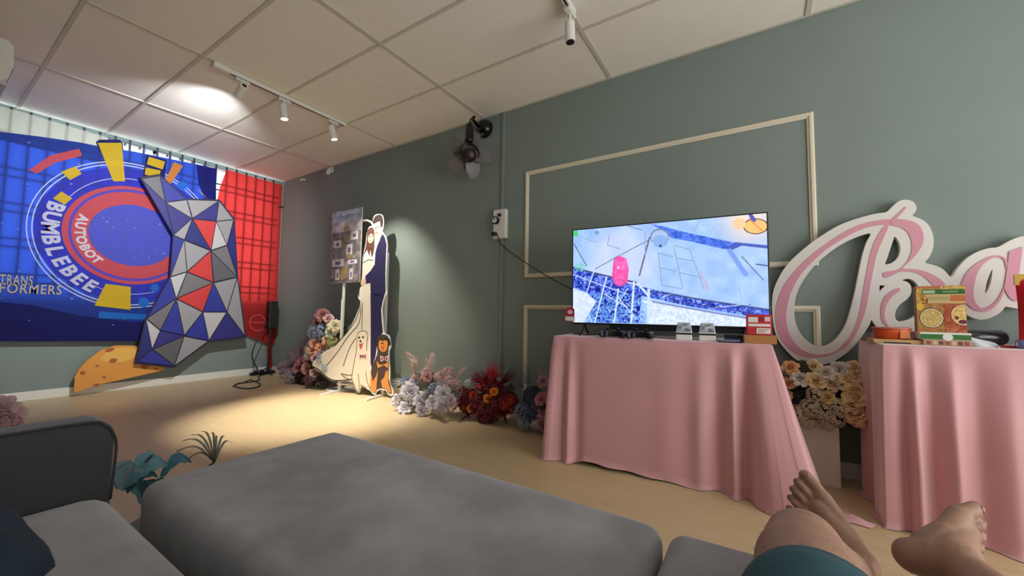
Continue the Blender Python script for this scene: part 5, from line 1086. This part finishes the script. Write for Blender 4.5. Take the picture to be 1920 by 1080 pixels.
# dark garment at the lower left
vs = []; fs = []; nu, nv = 40, 16; c0 = Vector((-1.12, .02, SZ))
for i in range(nu):
    for j in range(nv+1):
        a, b_ = 2*PI*i/nu, PI/2*j/nv; rr = 1+.05*math.sin(6*a+4*b_)+.03*math.sin(11*a-5*b_); vs.append((c0.x+.24*rr*math.cos(a)*math.cos(b_), c0.y+.15*rr*math.sin(a)*math.cos(b_), SZ+.004+.12*math.sin(b_)*(1+.06*math.sin(7*a+9*b_))))
for i in range(nu):
    for j in range(nv): k = i*(nv+1)+j; k2 = ((i+1) % nu)*(nv+1)+j; fs.append((k, k2, k2+1, k+1))
tag(MB().add(vs, fs).build('navy_garment', mat('navy_jersey', (24, 40, 58), .85, noise=.15, nscale=8, bump=.5, bscale=9), None, True), 'dark navy cloth heaped on the sofa seat at the lower left corner', 'clothing')

# ================================================================ reclining person: bare legs in teal shorts
def capsule(mb, a, ra, b, rb, n=36):
    a, b = Vector(a), Vector(b); d = (b-a); L_ = d.length; d = d/L_ if L_ > 1e-6 else Vector((0, 0, 1)); pts = []; rs = []
    for k in range(5): t = -PI/2+PI/2*k/4*.98+.02; pts.append(a+d*ra*math.sin(t)); rs.append(max(.0004, ra*math.cos(t)))
    for k in range(5): t = PI/2*k/4*.98; pts.append(b+d*rb*math.sin(t)); rs.append(max(.0004, rb*math.cos(t)))
    mb.tube(pts, rs, n)
def remesh(mb, name, material, parent, vox=.004, smooth=6, M=None):
    me = mb.mesh(name); ob = bpy.data.objects.new(name, me); COL.objects.link(ob)
    r_ = ob.modifiers.new('r', 'REMESH'); r_.mode = 'VOXEL'; r_.voxel_size = vox; r_.use_smooth_shade = True
    s_ = ob.modifiers.new('s', 'SMOOTH'); s_.factor = .5; s_.iterations = smooth
    dg = bpy.context.evaluated_depsgraph_get(); me2 = bpy.data.meshes.new_from_object(ob.evaluated_get(dg)); bpy.data.objects.remove(ob)
    return link(name, me2, material, parent, True)
M_skin = mat('tan_skin', (158, 122, 102), .55, noise=.10, nscale=30, bump=.12, bscale=90, spec=.35)
M_nail = mat('toenail', (150, 104, 92), .35); M_short = mat('teal_shorts_cloth', (38, 78, 88), .8, noise=.12, nscale=12, bump=.3, bscale=30)
person = thing('person', (.17, .25, SZ), 'reclining person in teal shorts, bare legs stretched toward the pink tables', 'person')
body = MB()
def foot_frame(toe, a, med, flip):
    a = Vector(a).normalized(); med = Vector(med); med = (med-a*med.dot(a)).normalized()
    n = (med.cross(a) if flip else a.cross(med)).normalized()
    m = Matrix((a, med, n)).transposed().to_4x4(); m.translation = Vector(toe)-a*.215-n*.02; return m
nails = []
def foot(Mf):
    P = lambda x, y_, z: Mf @ Vector((x, y_, z)); c = lambda p, r, q, s: capsule(body, P(*p), r, P(*q), s)
    c((.03, 0, .032), .031, (.055, .002, .085), .034); c((.03, 0, .03), .030, (.09, -.012, .026), .024); c((.055, .002, .08), .036, (.115, .008, .050), .029); c((.115, .008, .050), .029, (.165, .012, .034), .023)
    c((.09, -.014, .026), .024, (.155, -.032, .018), .0165); c((.06, .012, .04), .026, (.13, .026, .04), .022); c((.13, .026, .04), .022, (.182, .034, .026), .0205); c((.115, .0, .05), .026, (.165, -.014, .026), .018); c((.182, .034, .024), .020, (.158, -.034, .018), .016); c((.04, .006, .06), .028, (.10, .02, .045), .026)
    T_ = [((.19, .037, .024), .0165, (.212, .038, .025), .0145, (.238, .037, .021), .0142), ((.182, .0135, .025), .0100, (.212, .0125, .033), .0088, (.234, .012, .021), .0090), ((.177, -.004, .024), .010, (.204, -.0065, .032), .0083, (.224, -.007, .020), .0086), ((.169, -.0205, .022), .0098, (.193, -.0245, .029), .0080, (.210, -.025, .018), .0082), ((.158, -.038, .020), .0095, (.176, -.0415, .025), .0080, (.192, -.0425, .016), .0080)]
    for (p, r, q, s, e, u) in T_:
        c(p, r, q, s); c(q, s, e, u); nails.append((Mf @ Matrix.Translation(Vector(e)+Vector((.002, 0, u*.80))) @ Matrix.Rotation(.5, 4, 'Y') @ Matrix.Diagonal((u*.66, u*.62, .0022, 1))))
    return P(.05, -.012, .095)
kneeL = atd(1502, 1012, .60); kneeL.z = .53; hipL = Vector((.06, .22, .55))
ML = foot_frame(atd(1497, 921, .98), (-.5, .3, .62), (.05, .38, .8), True); ankL = foot(ML)
capsule(body, hipL, .082, kneeL+Vector((0, -.06, 0)), .062); capsule(body, kneeL+Vector((0, -.06, 0)), .060, kneeL+Vector((.005, .02, -.003)), .052)
mid = kneeL.lerp(ankL, .33)+Vector((.01, 0, -.022)); capsule(body, kneeL+Vector((.005, .02, -.008)), .05, mid, .053); capsule(body, mid, .053, ankL, .034)
MR = foot_frame(atd(1828, 996, .78), (.70, .70, .12), (-.22, .10, .95), True)
MR = foot_frame(atd(1828, 996, .78), (.70, .70, .12), (-.22, .10, .95), False) if MR.col[2].xyz.dot(EYE-MR.translation) < 0 else MR
ankR = foot(MR); kneeR = Vector((.42, .47, .475)); hipR = Vector((.32, .16, .55))
capsule(body, hipR, .082, kneeR, .058); midR = kneeR.lerp(ankR, .35)+Vector((.0, 0, -.015)); capsule(body, kneeR, .052, midR, .052); capsule(body, midR, .052, ankR, .034)
capsule(body, hipL, .10, hipR, .10); capsule(body, hipL+Vector((.03, -.12, .0)), .10, hipR+Vector((-.03, -.12, .0)), .10)
legs = remesh(body, 'bare_legs', M_skin, person, .0030, 2)
hair = MB(); lp_ = list(legs.data.polygons); rh = random.Random(3)
for f_ in rh.sample(lp_, min(len(lp_), 7000)):
    c = f_.center
    if .42 < c.y < 1.08 and c.z > .44 and (c-ankL).length > .09 and (c.y < .92 or c.x < .16):
        n_ = f_.normal; d_ = (n_*.35+Vector((rh.uniform(-.4, .4), .8+rh.uniform(-.3, .3), -.2))).normalized(); s_ = d_.cross(n_).normalized()*.00015; L_ = rh.uniform(.005, .010)
        hair.add([c-s_, c+s_, c+d_*L_], [(0, 1, 2)])
hr = hair.build('leg_hair', cmat((92, 66, 52), .7), person); hr['kind'] = 'stuff'
for Mn in nails:
    vs = []; fs = []; n = 12
    for (r_, z_) in ((1.0, 0), (.92, .6), (.5, 1.0)):
        for j in range(n): vs.append(Mn @ Vector((r_*math.cos(2*PI*j/n), r_*math.sin(2*PI*j/n), z_)))
    for k in range(2):
        for j in range(n): fs.append((k*n+j, k*n+(j+1) % n, (k+1)*n+(j+1) % n, (k+1)*n+j))
    fs.append(tuple(2*n+j for j in range(n))); MB().add(vs, fs).build('toenail', M_nail, person, True)
sh = MB(); kn = hipL.lerp(kneeL, .66)
def leg_tube(h, k, r0, r1):
    ax = (k-h).normalized(); a = ax.cross(Vector((0, 0, 1))).normalized(); b = a.cross(ax); vs = []; fs = []; n = 40; m = 16
    for i in range(m+1):
        t = i/m; c = h.lerp(k, t)
        for j in range(n):
            th = 2*PI*j/n; r = (r0+(r1-r0)*t)*(1+.02*math.sin(3*th+9*t)+.018*math.sin(t*34+math.sin(th)*2.2))+(.002 if i in (m-1, m) else 0); vs.append(c+a*r*math.cos(th)+b*r*math.sin(th))
    for i in range(m+1-1):
        for j in range(n): fs.append((i*n+j, i*n+(j+1) % n, (i+1)*n+(j+1) % n, (i+1)*n+j))
    k0 = len(vs); c = k
    for j in range(n): v = vs[m*n+j]; vs.append(c+(v-c)*.95-ax*.004)
    for j in range(n): fs.append((m*n+j, m*n+(j+1) % n, k0+(j+1) % n, k0+j))
    return vs, fs
for (h, k) in ((hipL+Vector((0, -.04, 0)), kn), (hipR+Vector((0, -.04, 0)), hipR.lerp(kneeR, .7))):
    sh.add(*leg_tube(h, k, .112, .082))
capsule(sh, hipL+Vector((.0, -.09, 0)), .112, hipR+Vector((0, -.09, 0)), .112, 24)
sh.build('shorts', M_short, person, True)
